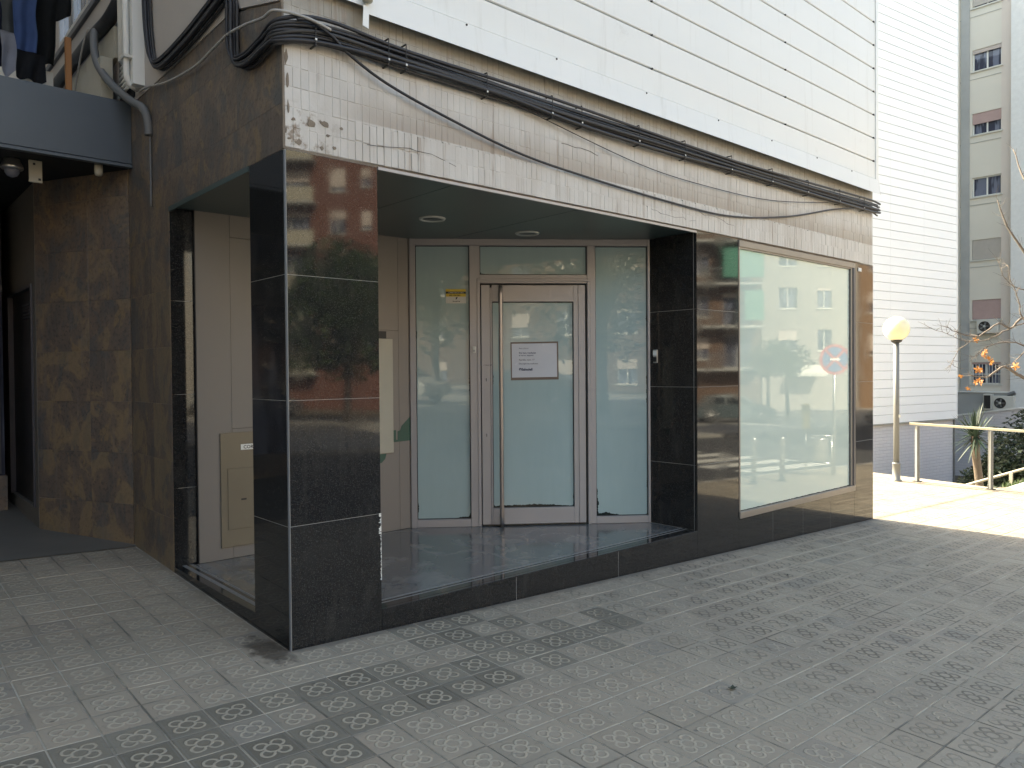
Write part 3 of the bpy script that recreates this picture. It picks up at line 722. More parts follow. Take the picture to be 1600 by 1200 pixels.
# upper rendered wall above the stone tiles (plane x=0) with window
uw = BM(); box(uw, -.004, .028, .58, 3.95, 3.645, H); box(uw, -.004, .028, 3.95, 5.15, 3.645, 4.80); box(uw, -.004, .028, 3.95, 5.15, 6.0, H); box(uw, -.004, .028, 5.15, 5.999, 3.645, H)
slab_prism(uw, [(-.004, .002, 3.47), (-.004, .5795, 3.63), (-.004, .5795, 7.0), (-.004, .002, 7.0)], (.032, 0, 0))
uwo = obj('upper_wall', uw, M['render_pink'], B)
bx('upper_corner_wall', M['render_pink'], B, -.004, .028, .002, .5795, 7.0, H)
wf = BM(); box(wf, -.03, .03, 3.952, 4.0, 4.86, 5.999); box(wf, -.03, .03, 5.10, 5.148, 4.86, 5.999); box(wf, -.03, .03, 4.0005, 5.0995, 4.86, 4.90); box(wf, -.02, .03, 4.53, 4.57, 4.9005, 5.999)
wo = obj('upper_window', wf, M['stainless'], B)
bx('window_pane', M['pane'], wo, .012, .018, 4.0, 5.1, 4.90, 5.999)
bx('window_sill', M['frame_blue'], wo, -.035, .03, 3.3, 5.9, 4.80, 4.858, .004)
for a, b in ((3.02, 3.95), (3.955, 5.3)): bx('cream_panel', M['cream'], B, -.05, -.0045, a, b, 4.10, 4.36, .003)
bx('cream_panel', M['cream'], B, -.045, -.0045, 3.74, 5.3, 3.66, 4.095, .003)
obj('cream_box', slab_prism(BM(), [(-.06, 3.03, 3.67), (-.06, 3.62, 3.67), (-.06, 3.70, 3.99), (-.06, 3.62, 4.10), (-.06, 3.03, 4.09)], (-.09, 0, 0)), M['cream'], B)
bm = BM()
for k in range(13): tube(bm, [(-.05, 2.80+.13*max(0, (k-6))/7.+.04*(k < 3), 4.22-.040*k), (-.05, 2.74-.10*(k/13.), 4.26-.040*k-.03)], .014, 6)
obj('louvre_vent', bm, M['offwhite'], B)
bx('vent_dark_plate', M['dark'], B, -.018, -.0045, 2.62, 3.0, 3.68, 4.27)  # flat dark plate on the wall, painted as the shaded opening behind the slats
# fascia of narrow ceramic strips --------------------------------
fa = bx('ceramic_fascia', M['joint'], B, .002, X4, .006, .03, ZT+.0125, 3.60)
cols = int((X4-.006)/.047); rows = 8; RZ = ZT+.014
near_t, far_b = [], BM(); rm = random.Random(11)
cache = {}
def strip_mesh(k):
    if k not in cache:
        r_ = random.Random(k); bm = BM(); a = .0224; h = .0526
        f = [bm.verts.new((x, y, z)) for x, y, z in ((-a+.0015, 0, -h+.0015), (a-.0015, 0, -h+.0015), (a-.0015, 0, h-.0015), (-a+.0015, 0, h-.0015))]
        b = [bm.verts.new((x, y, z)) for x, y, z in ((-a, .002, -h), (a, .002, -h), (a, .002, h), (-a, .002, h))]; c = [bm.verts.new((v.co.x, .010, v.co.z)) for v in b]
        bm.faces.new(f)
        for i in range(4):
            j = (i+1) % 4; bm.faces.new((b[i], b[j], f[j], f[i])); bm.faces.new((c[i], c[j], b[j], b[i]))
        me = bpy.data.meshes.new('fascia_strip'); bm.to_mesh(me); bm.free(); me.materials.append(M['mosaic']); cache[k] = me
    return cache[k]
cnt = 0; spots = []
for i in range(cols+1):
    for r_ in range(rows):
        x = .006+.0235+i*.047; z = RZ+.054+r_*.108
        if x > X4-.02: continue
        low = r_ < 2 and .40 < x < 6.9
        y = (-.014*min(1, max(.08, (x-.38)/.5)) if low else 0)+rm.uniform(-.0012, .0012)
        if x < .42 and z < 2.95 and rm.random() < .12: continue      # broken ones at the corner
        spots.append((x, y, z, low, r_))
spots.sort(key=lambda s: s[0])
for k, (x, y, z, low, r_) in enumerate(spots):
    dz = rm.uniform(-.004, .010) if (low and r_ == 1) else 0
    if k < 300:
        o = bpy.data.objects.new('fascia_strip', strip_mesh(0)); C.objects.link(o); o.parent = fa; o.location = (x, y, z+dz)
        o.rotation_euler = (rm.uniform(-.01, .01), rm.uniform(-.006, .006), rm.uniform(-.02, .02))
    else:
        a = .0224; h = .0526; box(far_b, x-a, x+a, y, y+.010, z-h+dz, z+h+dz)
obj('fascia_strips_beyond', far_b, M['mosaic'], fa, kind='stuff')
bx('smeared_render', M['mosaic'], fa, .86, 6.9, -.0126, .0052, RZ, RZ+.212)
bx('smeared_render', M['mosaic'], fa, .62, .8595, -.0062, .0052, RZ, RZ+.212)
bx('smeared_render', M['mosaic'], fa, .004, X4-.01, .0017, .0052, RZ+.0, 3.58)
for x0_, z0_, pts_ in ((3.05, 2.80, 9), (3.75, 2.86, 6), (.5, 2.80, 7), (2.1, 3.12, 5)):   # hairline cracks
    rck = random.Random(int(x0_*10)); P_ = [(x0_, -.0135 if z0_ < 2.92 else -.0022, z0_)]
    for q in range(pts_): P_.append((P_[-1][0]+rck.uniform(.04, .12), P_[0][1], P_[-1][2]+rck.uniform(-.03, .018)))
    obj('crack', tube(BM(), P_, .0016, 4), M['black'], fa)
bx('corner_bead', M['mortar'], fa, -.006, .005, -.006, .005, ZT+.002, 3.47)
bx('fascia_end', M['mosaic'], fa, X4-.03, X4+.004, .0305, .15, ZT, 3.60)
# crumbled corner patches
rp_ = random.Random(2)
for k in range(15):
    x = rp_.uniform(.02, .36); z = ZT+rp_.uniform(.03, .22); s_ = rp_.uniform(.008, .022)
    if k < 5: x = rp_.uniform(.012, .03); z = ZT+.1+k*.13
    out = [(x+s_*rp_.uniform(.5, 1.1)*math.cos(a)*(1.3 if k >= 5 else .5), -.0035, z+s_*rp_.uniform(.4, 1.2)*math.sin(a)*(1 if k >= 5 else 2.5)) for a in [2*math.pi*q/9 for q in range(9)]]
    obj('crumbled_patch', slab_prism(BM(), out, (0, .004, 0)), M['mortar'], fa)
# white metal cladding -------------------------------------------
cl = bx('metal_cladding', M['clad_backing'], B, .003, X4-.003, -.005, .028, 3.605, H-.1)
bmf = BM()
slab_prism(bmf, [(.47, -.075, 3.515), (.47, -.070, 3.52), (.47, -.055, 3.685), (.47, -.030, 3.692), (.47, -.006, 3.692), (.47, -.006, 3.60), (.47, -.06, 3.53)], (X4-.47+.04, 0, 0))
obj('cladding_flashing', bmf, M['clad'], cl)
bmf = BM(); slab_prism(bmf, [(-.03, -.05, 3.565), (-.03, -.045, 3.57), (-.03, -.04, 3.685), (-.03, -.006, 3.692), (-.03, -.006, 3.60)], (.497, 0, 0)); obj('cladding_flashing', bmf, M['clad'], cl)
obj('torn_flashing_end', slab_prism(BM(), [(.44, -.08, 3.44), (.478, -.08, 3.43), (.485, -.076, 3.55), (.45, -.076, 3.56)], (0, .004, 0)), M['clad'], cl)
obj('foam_lump', lathe(BM(), [(.002, -.03), (.028, -.022), (.034, 0), (.026, .018), (.004, .026)], (.47, -.085), 10), M['cream'], cl, loc=(0, 0, 3.60))
z = 3.694; kk = 0
while z < H-.3:
    z1 = z+.2667 if kk else 3.900
    bm = BM(); slab_prism(bm, [(.0, -.036, z+.006), (.0, -.030, z+.001), (.0, -.0055, z+.001), (.0, -.0055, z1-.006), (.0, -.022, z1-.006), (.0, -.034, z1-.012)], (X4-.03, 0, 0))
    obj('cladding_board', bm, M['clad'], cl); z = z1; kk += 1
bx('cladding_corner_trim', M['clad'], cl, X4-.028, X4+.045, -.045, .1, 3.60, H, .003)
bx('cladding_corner_trim', M['clad'], cl, -.012, -.0005, -.04, .001, 3.70, H)
bm = BM(); z = 3.9
while z < 8:
    for x in (1.3, 3.1, 5.2, X4-.07): tube(bm, [(x, -.042, z-.004), (x, -.022, z-.004)], .008 if x < 7 else .011, 6)
    z += .2667
for x in (1.2, 2.0, 3.0, 4.0, 4.9, 5.8, 6.6): tube(bm, [(x, -.062, 3.674), (x, -.05, 3.674)], .007, 6)
obj('cladding_screws', bm, M['black'], cl)
# ================================================================ FIXTURES ON THE BUILDING
def downlight(x, y, label):
    t = empty('ceiling_light', (x, y, ZT-.006), 0, label, 'ceiling light', 'round ceiling lights over the entrance')
    obj('trim_ring', lathe(BM(), [(.075, .0), (.075, -.006), (.082, -.012), (.098, -.012), (.104, -.004), (.104, 0)], seg=32), M['ring'], t)
    obj('diffuser', lathe(BM(), [(.001, -.004), (.074, -.0045), (.0745, 0)], seg=28), M['ceil'], t)
downlight(1.66, .97, 'round recessed ceiling light nearer the corner pillar, unlit'); downlight(2.65, .957, 'round recessed ceiling light above the glass door, unlit')
mwE = Matrix.Translation((2.035, 1.845, 0)) @ Matrix.Rotation(EA, 4, 'Z')
nb = empty('taped_notice', (0, 0, 0), label='printed white notice bordered with brown tape on the door glass', cat='notice'); nb.matrix_world = mwE
bm = slab_prism(BM(), [(.902, -.0085, 1.413), (1.336, -.0085, 1.417), (1.334, -.0085, 1.762), (.900, -.0085, 1.756)], (0, .002, 0)); obj('tape_border', bm, simple('brown_parcel_tape', (.13, .10, .085), .35), nb)
bm = slab_prism(BM(), [(.912, -.0105, 1.437), (1.322, -.0105, 1.441), (1.320, -.0105, 1.746), (.910, -.0105, 1.742)], (0, .0015, 0)); obj('sheet', bm, simple('notice_paper', (.50, .53, .58), .25, var=.03), nb)
ink = simple('grey_ink', (.12, .13, .16), .6); inkd = simple('navy_ink', (.02, .03, .08), .6)
for s_, sz, z, m_, bo in (('Avís clients:', .019, 1.694, ink, 0), ('Ens hem traslladat', .021, 1.653, inkd, .0003), ('al carrer següent:', .019, 1.631, inkd, .0002), ('Rambla, núm. 17', .021, 1.590, ink, .0002), ('Disculpin les molèsties', .019, 1.556, ink, .0002)):
    text('lettering', s_, sz, m_, nb, mw_y(.975, -.0112, z), bo)
text('lettering', '®Sabadell', .031, inkd, nb, mw_y(.975, -.0112, 1.500), .0011)
st = empty('alarm_sticker', label='small yellow and white alarm sticker on the left glass pane', cat='sticker'); st.matrix_world = mwE
yl = simple('sticker_yellow', (.62, .45, .04), .4)
bx('sticker_sheet', M['offwhite'], st, .323, .502, .0005, .0035, 2.108, 2.235); bx('yellow_band', yl, st, .323, .502, -.001, .0003, 2.168, 2.235)
bx('black_band', M['black'], st, .323, .502, -.002, -.0012, 2.194, 2.213)
text('lettering', 'CONECTADO A C.R.A.', .0135, M['offwhite'], st, mw_y(.345, -.0026, 2.199), .0002)
text('lettering', '902 154 283', .020, M['black'], st, mw_y(.352, -.0016, 2.172), .0004)
text('lettering', 'PROSEGUR', .0135, M['black'], st, mw_y(.383, .0, 2.120), .0003)
obj('emblem', slab_prism(BM(), [(.41, -.0004, 2.143), (.418, -.0004, 2.143), (.43, -.0004, 2.163), (.413, -.0004, 2.163)], (0, -.0006, 0)), M['black'], st)
# cables on the street face and round the corner
cb = empty('cable_bundle', label='thick bundle of black cables clipped along the fascia and round the corner', cat='cables')
rc = random.Random(21)
zc = [(0.0, 3.29), (.22, 3.345), (.74, 3.345), (1.5, 3.335), (2.25, 3.325), (3.3, 3.32), (4.35, 3.325), (5.7, 3.335), (7.0, 3.355), (7.33, 3.35)]
left = [(2.17, 4.9), (2.2, 4.3), (2.15, 3.95), (2.05, 3.77), (1.85, 3.695), (1.36, 3.70), (.95, 3.735), (.70, 3.76), (.60, 3.70), (.60, 3.5), (.585, 3.36), (.50, 3.285), (.34, 3.26), (.15, 3.275)]
for k in range(11):
    off = (k-5)*.0115; dy = .020+.013*((k*5) % 3); r_ = rc.choice([.0075, .009, .011, .0125])
    pts = [(-.02-.012*((k*5) % 3)-.01*((k % 2)), y+off*.8, z+off*.75) for y, z in left]
    pts += [(-.03-.006*(k % 3), -.02-.005*(k % 3), 3.287+off*1.05)]
    for j, (x, z) in enumerate(zc[1:]): pts.append((x, -dy-.008+rc.uniform(-.006, .004), z+off*(1+.18*math.sin(j*1.7+k*2.1))+rc.uniform(-.009, .009)))
    obj('cable', tube(BM(), smooth_path(pts, 5), r_, 7), M['cable'] if k % 4 else M['cable2'], cb)
for x in [.16, .62, .74, 1.36, 1.95, 2.25, 2.9, 3.5, 4.2, 4.9, 5.6, 6.3, 6.9]:
    bm = BM(); z = float(np.interp(x, [p[0] for p in zc], [p[1] for p in zc])); box(bm, x-.003, x+.003, -.066, -.062, z-.070, z+.072, .001); box(bm, x-.005, x+.005, -.064, .0, z-.078, z-.0705, .001); box(bm, x-.004, x+.004, -.064, .0, z+.0725, z+.080, .001)
    obj('cable_clip', bm, M['black'], cb); bx('clip_head', M['white_paint'], cb, x-.006, x+.006, -.070, -.0665, z-.050, z-.038, .001)
def cable(name, pts, r_, mat, **kw): return obj(name, tube(BM(), smooth_path(pts, 7), r_, 8), mat, **kw)
cable('sagging_cable', [(.05, -.07, 3.36), (.12, -.075, 3.37), (.25, -.07, 3.33), (.37, -.045, 3.27), (.62, -.04, 3.17), (1.04, -.04, 3.07), (1.63, -.035, 2.965), (2.25, -.035, 2.915), (3.36, -.03, 2.872), (4.26, -.03, 2.875), (5.29, -.02, 3.01), (6.2, -.025, 3.20), (6.7, -.05, 3.28)], .0085, M['cable'], label='thicker black cable sagging low across the tiled fascia', cat='cable')
cable('thin_cable', [(1.33, -.05, 3.32), (1.93, -.03, 3.24), (2.99, -.02, 3.115), (3.86, -.018, 3.09), (4.93, -.018, 3.12), (6.1, -.03, 3.26)], .0035, M['cable'], label='hair-thin cable hanging between the bundle and the thicker cable', cat='cable')
cable('grey_white_cable', [(-.03, 2.42, 3.66), (-.03, 2.2, 3.63), (-.03, 1.75, 3.54), (-.03, 1.24, 3.485), (-.04, .85, 3.485), (-.055, .61, 3.475), (-.06, .35, 3.44), (-.055, .12, 3.40), (-.05, -.03, 3.39), (.10, -.085, 3.375), (.24, -.08, 3.355)], .008, M['cable_white'], label='pale cable running over the brown wall up to the corner', cat='cable')
cable('left_cable_run', [(-.05, 2.80, 4.50), (-.07, 3.1, 4.42), (-.07, 3.5, 4.44), (-.07, 4.2, 4.45), (-.07, 5.6, 4.46)], .055, M['cable'], label='black cable run under the window ledge above the passage', cat='cable')
cable('left_cable_strand', [(-.12, 3.55, 4.50), (-.13, 3.75, 4.35), (-.12, 4.1, 4.05), (-.1, 4.4, 3.85)], .008, M['cable_white'], label='thin pale cable hanging beside the cream panels', cat='cable')
cable('flexible_conduit', [(-.07, 3.42, 4.44), (-.13, 3.30, 4.36), (-.15, 3.20, 4.15), (-.14, 3.05, 3.97), (-.11, 2.78, 3.77), (-.08, 2.45, 3.58), (-.05, 2.28, 3.49), (-.028, 2.24, 3.40), (-.02, 2.235, 3.28)], .032, M['conduit'], label='fat grey conduit dropping from the cable run to the brown wall', cat='conduit')
cable('wall_conduit', [(-.012, 2.235, 3.29), (-.012, 2.235, 3.1), (-.012, 2.235, 2.75)], .008, M['conduit'], label='slim conduit going down the brown wall below the fat one', cat='conduit')
dp = empty('downpipe', (0, 0, 0), label='white square downpipe on the upper left wall', cat='downpipe')
obj('trunk', slab_prism(BM(), [(-.09, 2.36, 3.69), (-.09, 2.44, 3.69), (-.09, 2.62, 3.95), (-.09, 2.74, 4.30), (-.09, 2.74, 9), (-.09, 2.36, 9)], (.084, 0, 0)), M['white_paint'], dp)
obj('pipe', tube(BM(), [(-.12, 2.42, 9), (-.12, 2.42, 3.76), (-.10, 2.44, 3.70), (-.03, 2.46, 3.68)], .022, 10), M['white_paint'], dp)
obj('pipe', tube(BM(), [(-.115, 2.56, 9), (-.115, 2.56, 3.90)], .026, 10), M['white_paint'], dp)
bx('bracket', M['offwhite'], dp, -.15, -.09, 2.37, 2.47, 3.88, 3.90)
# passage fittings
dc = empty('dome_camera', (-.76, 3.12, 3.16), label='dome camera under the passage ceiling by the brown wall', cat='camera')
obj('base', lathe(BM(), [(.055, -.0), (.06, -.02), (.075, -.05), (.078, -.07), (.07, -.08)], seg=20), M['stainless'], dc)
obj('dome', lathe(BM(), [(.055, -.08), (.05, -.105), (.034, -.13), (.004, -.142)], seg=20), M['pane'], dc)
en = bx('passage_sign_plate', M['cream'], None, -.665, -.575, 3.02, 3.04, 2.985, 3.155, .003, label='small cream plate hanging under the blue beam', cat='sign'); 

for dz, dx in ((3.125, -.63), (3.01, -.595)): bx('screw_head', M['black'], en, dx-.008, dx+.008, 3.014, 3.0195, dz-.008, dz+.008)
sn = obj('tube_sensor', lathe(BM(), [(.02, 0), (.03, .0), (.032, -.03), (.032, -.07), (.024, -.09), (.004, -.096)], seg=14), M['cream'], loc=(-.22, 2.85, 3.16), label='white rounded sensor under the right end of the blue beam', cat='sensor')
# laundry above the beam
line = tube(BM(), [(-2.2, 3.62, 4.86), (-.15, 3.62, 4.84)], .004, 6); obj('clothes_line', line, M['cable_white'], label='clothes line above the blue beam', cat='clothes line')
bx('wooden_post', M['orange_wood'], None, -.345, -.30, 3.30, 3.345, 3.64, 4.28, .004, label='orange brown wooden post standing on the passage roof', cat='post')
bx('balcony_board', M['render_cream'], None, -.60, -.36, 3.70, 3.73, 3.64, 4.10, .003, label='beige board behind the hanging clothes', cat='board')
def cloth_mat(nm, c): return simple(nm, c, .9, var=.25, sc_=9, bump=.002)
def garment(name, outline, col, y, label, fold=.02):
    bm = BM(); xs_ = [p[0] for p in outline]; zs_ = [p[1] for p in outline]
    x0, x1, z0, z1 = min(xs_), max(xs_), min(zs_), max(zs_); nx, nz = 14, 18; V = {}
    ph = (len(label)*1.7) % 6; nx = 26
    def span(x):
        zz = []
        for i in range(len(outline)):
            (xa, za), (xb, zb) = outline[i], outline[(i+1) % len(outline)]
            if (xa > x) != (xb > x): zz.append(za+(zb-za)*(x-xa)/(xb-xa))
        return (min(zz), max(zz)) if zz else (z0, z1)
    for i in range(nx+1):
        x = x0+(x1-x0)*min(max(i/nx, .001), .999); za, zb = span(x)
        for j in range(nz+1):
            z = za+(zb-za)*j/nz; f = 1-(z-z0)/(z1-z0)
            V[i, j] = bm.verts.new((x+.006*math.sin(z*19+ph), y+fold*(.3+f)*math.sin((x-x0)*55+ph+2*f)+.01*math.sin(z*13+ph), z+.016*f*math.sin((x-x0)*38+ph)))
    for i in range(nx):
        for j in range(nz):
            f = bm.faces.new((V[i, j], V[i+1, j], V[i+1, j+1], V[i, j+1])); f.smooth = True
    r_ = bmesh.ops.solidify(bm, geom=list(bm.faces), thickness=.006)
    return obj(name, bm, cloth_mat(name+'_fabric', col), label=label, cat='garment', group='clothes hung out to dry above the beam')
garment('navy_shirt', [(-1.0, 4.85), (-.70, 4.85), (-.69, 4.3), (-.72, 4.02), (-.98, 4.0)], (.012, .018, .045), 3.62, 'navy garment at the left end of the clothes line')
garment('grey_towel', [(-.745, 4.85), (-.64, 4.85), (-.64, 4.20), (-.70, 4.12), (-.745, 4.2)], (.10, .11, .11), 3.60, 'narrow grey towel hanging beside the blue trousers')
garment('blue_trousers', [(-.665, 4.85), (-.50, 4.85), (-.50, 4.12), (-.57, 4.18), (-.62, 4.05), (-.65, 4.04)], (.07, .13, .30), 3.58, 'washed blue trousers hanging from the clothes line')
garment('black_jacket', [(-.56, 4.85), (-.22, 4.85), (-.23, 4.60), (-.34, 4.52), (-.36, 4.12), (-.50, 4.14), (-.52, 4.5)], (.010, .012, .013), 3.64, 'black jacket with a dangling sleeve at the right end of the line')
garment('white_undershirt', [(-.76, 4.30), (-.66, 4.30), (-.64, 3.98), (-.72, 3.94), (-.75, 3.98)], (.34, .36, .42), 3.55, 'pale undershirt hanging low behind the blue beam')
garment('dark_shorts', [(-.66, 4.16), (-.46, 4.16), (-.45, 3.93), (-.56, 3.90), (-.66, 3.94)], (.010, .012, .016), 3.50, 'dark shorts hanging lowest, just above the blue beam')

# ================================================================ BEYOND THE PLAZA
def grid_wall(bm, W, z0, z1, holes, rev=.18):
    W, z0, z1 = round(W, 4), round(z0, 4), round(z1, 4); holes = [tuple(round(float(q), 4) for q in h[:4]) for h in holes]
    us = sorted({0, W, *[h[0] for h in holes], *[h[1] for h in holes]}); zs = sorted({z0, z1, *[h[2] for h in holes], *[h[3] for h in holes]})
    V = {}
    def v(u, z, y=0):
        k = (round(u, 4), round(z, 4), y)
        if k not in V: V[k] = bm.verts.new((u, y, z))
        return V[k]
    for a, b in zip(us, us[1:]):
        for c, d in zip(zs, zs[1:]):
            m = ((a+b)/2, (c+d)/2)
            if any(h[0] < m[0] < h[1] and h[2] < m[1] < h[3] for h in holes): continue
            bm.faces.new((v(a, c), v(b, c), v(b, d), v(a, d)))
    for h in holes:
        P = [(h[0], h[2]), (h[1], h[2]), (h[1], h[3]), (h[0], h[3])]
        for i in range(4):
            p, q = P[i], P[(i+1) % 4]; 
            bm.faces.new([bm.verts.new(t) for t in ((p[0], 0, p[1]), (p[0], rev, p[1]), (q[0], rev, q[1]), (q[0], 0, q[1]))])
def building(name, loc, rotz, W, D, z0, z1, holes, wallm, label, frame='white_paint', sill=True, shut=None, mass=True, group=None):
    b = empty(name, loc, rotz, label, 'building', group)
    bm = BM(); grid_wall(bm, W, z0, z1, holes); 
    if mass: box(bm, 0, W, .35, D, z0, z1); 
    for x in (0, W):   # returns
        bm.faces.new([bm.verts.new(t) for t in ((x, 0, z0), (x, .35, z0), (x, .35, z1), (x, 0, z1))])
    bm.faces.new([bm.verts.new(t) for t in ((0, 0, z1), (W, 0, z1), (W, .35, z1), (0, .35, z1))])
    obj('wall', bm, M[wallm] if isinstance(wallm, str) else wallm, b, recalc=False)
    for k, h in enumerate(holes):
        u0, u1, a, c = h[:4]; s = h[4] if len(h) > 4 else (shut(k) if shut else 0); sm = h[5] if len(h) > 5 else 'shutter'
        bm = BM(); t = .05
        box(bm, u0, u0+t, .10, .16, a, c); box(bm, u1-t, u1, .10, .16, a, c); box(bm, u0+t, u1-t, .10, .16, a, a+t); box(bm, u0+t, u1-t, .10, .16, c-t, c)
        if u1-u0 > .9: box(bm, (u0+u1)/2-.03, (u0+u1)/2+.03, .10, .16, a+t, c-t)
        f = obj('window', bm, M[frame], b)
        bx('pane', M['pane'], f, u0+t, u1-t, .13, .14, a+t, c-t)
        if s: bx('shutter', M[sm], f, u0+.01, u1-.01, .03, .07, c-(c-a)*s, c-.002)
        if sill: bx('sill', M['offwhite'], f, u0-.06, u1+.06, -.07, .10, a-.06, a-.001)
    return b
# white clad building -------------------------------------------
wb = empty('white_clad_building', (25.91, 5.13, 0), R(171), 'tall white building clad in long metal boards beyond the street lamp', 'building')
WBL = 6.5
M['clad2'] = simple('bright_white_cladding', (.84, .86, .87), .5, var=.03, sc_=.6)
obj('wall', box(BM(), 0, WBL, -9, -.035, -.18, 19), M['clad_backing'], wb)
bx('base_wall', M['lav_block'], wb, .07, WBL, -9, -.09, -2.7, -.181)
z = -.175; k = 0
while z < 18.8:
    z1 = z+.2667
    for a, b in ((0, 1.98), (1.985, 3.83), (3.835, WBL)):
        if z > 15 and a > 0: continue
        bm = BM(); slab_prism(bm, [(a, -.034, z+.004), (a, -.004, z+.004), (a, .0, z+.010), (a, -.003, z1-.012), (a, -.012, z1-.004), (a, -.034, z1-.004)], ((b if z <= 15 else WBL)-a, 0, 0))
        obj('cladding_board', bm, M['clad2'], wb)
    z = z1
bx('corner_trim', M['clad2'], wb, -.03, -.002, -.2, .012, -.18, 19)
bx('bottom_trim', M['clad_backing'], wb, 0, WBL, -.034, .010, -.205, -.176)
bx('base_corner_strip', M['post_grey'], wb, .02, .065, -.09, -.04, -2.6, -.21)  # thin grey upright strip at the base wall's corner
# apartment block ------------------------------------------------
def ap_h():
    out = []
    for k, (a, c) in enumerate(((17.68, 18.6), (14.84, 15.80), (11.99, 12.95), (9.2, 10.07), (6.36, 7.27), (3.66, 4.56), (.77, 1.75))):
        s = [.9, .18, .5, .0, .97, .97, .10][k]; sm = ['shutter_beige', 'shutter', 'shutter_pink', 'shutter', 'shutter_beige', 'shutter_pink', 'shutter_pink'][k]
        out.append((4.0, 5.15, a, c, s, sm))
    return out
ab = building('apartment_block', (36.7, 12, 0), R(-90), 5.6, 5, -3, 19.2, ap_h(), 'render_cream', 'cream apartment block with one column of windows beyond the white building', mass=True)
bx('added_shade_wing', M['render_cream'], ab, -7, -1, -11, 4.9, -3, 27)  # unseen wing added to keep the sun off the windowed facade
bx('concrete_strip', M['concrete'], ab, 3.56, 3.90, -.05, -.001, -3, 19.2)
bx('wall_strip', M['render_cream'], ab, 3.2, 3.50, -.10, -.001, -3, 19.2)
bx('rosy_flare_strip', M['render_pinkish'], ab, 5.15, 5.60, -.012, -.001, -3, 19.2)  # rosy slab paints the flare's pink tint onto the wall
bx('side_bay', M['render_grey'], ab, 5.605, 10, -.35, 5, -3, 19.2)
for z in (.45, 3.3, 6.05, 8.85, 11.65, 14.5, 17.3): bx('floor_joint', M['concrete'], ab, 3.2, 5.14, -.022, -.0015, z-.02, z)
bx('base_band', M['concrete'], ab, 3.0, 5.66, -.20, -.0015, -3, .39)
bx('white_ledge', M['white_paint'], ab, 3.0, 5.70, -.26, -.0015, .391, .44)
for k in range(9): obj('window_bar', tube(BM(), [(4.05+k*.13, -.03, .74), (4.05+k*.13, -.03, 1.66)], .012, 5), M['white_paint'], ab)
bx('window_bar', M['white_paint'], ab, 3.98, 5.17, -.045, -.02, 1.2, 1.23)
def ac_unit(loc, rz, label):
    a = empty('air_conditioner', loc, rz, label, 'air conditioner', 'air conditioner units on the apartment block')
    bx('case', M['offwhite'], a, 0, .82, -.32, 0, 0, .62, .01)
    obj('fan_guard', lathe(BM(), [(.23, 0), (.23, .012), (.20, .016), (.19, .004), (.001, .004)], seg=24), M['door_black'], a, loc=(.30, -.322, .31)).rotation_euler = (R(90), 0, 0)
    obj('fan_hub', lathe(BM(), [(.05, 0), (.05, .02), (.03, .03)], seg=14), M['offwhite'], a, loc=(.30, -.33, .31)).rotation_euler = (R(90), 0, 0)
    for k in range(5):
        bm = BM(); an = k*2*math.pi/5; box(bm, .05, .18, -.003, .003, -.035, .035); o = obj('fan_blade', bm, M['post_grey'], a, loc=(.30, -.336, .31)); o.rotation_euler = (R(12), -an, 0)
    bx('bracket', M['post_grey'], a, .05, .09, -.34, 0, -.10, -.002); bx('bracket', M['post_grey'], a, .73, .77, -.34, 0, -.10, -.002)
    return a
ac_unit((36.68, 7.70, 3.03), R(-90), 'air conditioner under the closed pink shutter of the cream block')
ac_unit((36.45, 7.02, -.36), R(-90), 'white air conditioner low on the ledge above the bushes')
vb = bx('vent_box', M['offwhite'], None, 36.1, 36.45, 7.04, 7.36, -.36, .34, .01, label='white box with a dark grille beside the low air conditioner', cat='vent box')
bx('dark_grille', M['door_black'], vb, 36.088, 36.099, 7.08, 7.33, -.30, .28)
fl_ = empty('flood_light', (36.25, 6.30, .30), label='grey flood light tilted on the ledge of the cream block', cat='flood light')
o = bx('lamp_housing', M['post_grey'], fl_, -.12, .12, -.16, .16, 0, .12, .02); o.rotation_euler = (R(-25), R(20), 0); bx('stand', M['post_grey'], fl_, -.03, .03, -.03, .03, -.66, .0)
# courtyard wall
cw = BM(); slab_prism(cw, [(30, 8.6, -.62), (30, 6.41, -.33), (30, 4.46, .0), (30, 1.5, .0), (30, 1.5, -2.7), (30, 8.6, -2.7)], (.2, 0, 0))
cwo = obj('courtyard_wall', cw, M['lav_block'], label='lavender grey courtyard wall behind the spiky plant', cat='wall')
obj('white_coping', slab_prism(BM(), [(29.93, 8.6, -.615), (29.93, 6.41, -.325), (29.93, 4.46, .005), (29.93, 1.5, .005), (29.93, 1.5, .06), (29.93, 4.46, .06), (29.93, 6.41, -.265), (29.93, 8.6, -.555)], (.34, 0, 0)), M['white_paint'], cwo)
# street lamp -----------------------------------------------------
def street_lamp(x, y, label, hz=2.53):
    t = empty('street_lamp', (x, y, g(x, y)), 0, label, 'street lamp')
    obj('base', lathe(BM(), [(.085, 0), (.085, .02), (.062, .03), (.06, .28), (.066, .285), (.066, .30), (.05, .31)], seg=20), M['post_grey'], t)
    obj('pole', tube(BM(), [(0, 0, .31), (0, 0, hz-.21)], [.046, .042], 20), M['post_grey'], t)
    obj('collar', lathe(BM(), [(.045, 0), (.08, .02), (.09, .05), (.06, .06)], seg=20), M['door_black'], t, loc=(0, 0, hz-.235))
    gb = BM(); bmesh.ops.create_uvsphere(gb, u_segments=32, v_segments=20, radius=.205)
    for f in gb.faces: f.smooth = True
    obj('globe', gb, M['globe'], t, loc=(0, 0, hz)); bx('hatch', M['offwhite'], t, -.03, .03, -.058, -.045, 1.06, 1.11, .003)
    return t
street_lamp(11.34, 1.33, 'street lamp with a round yellowed globe on the sunlit plaza')
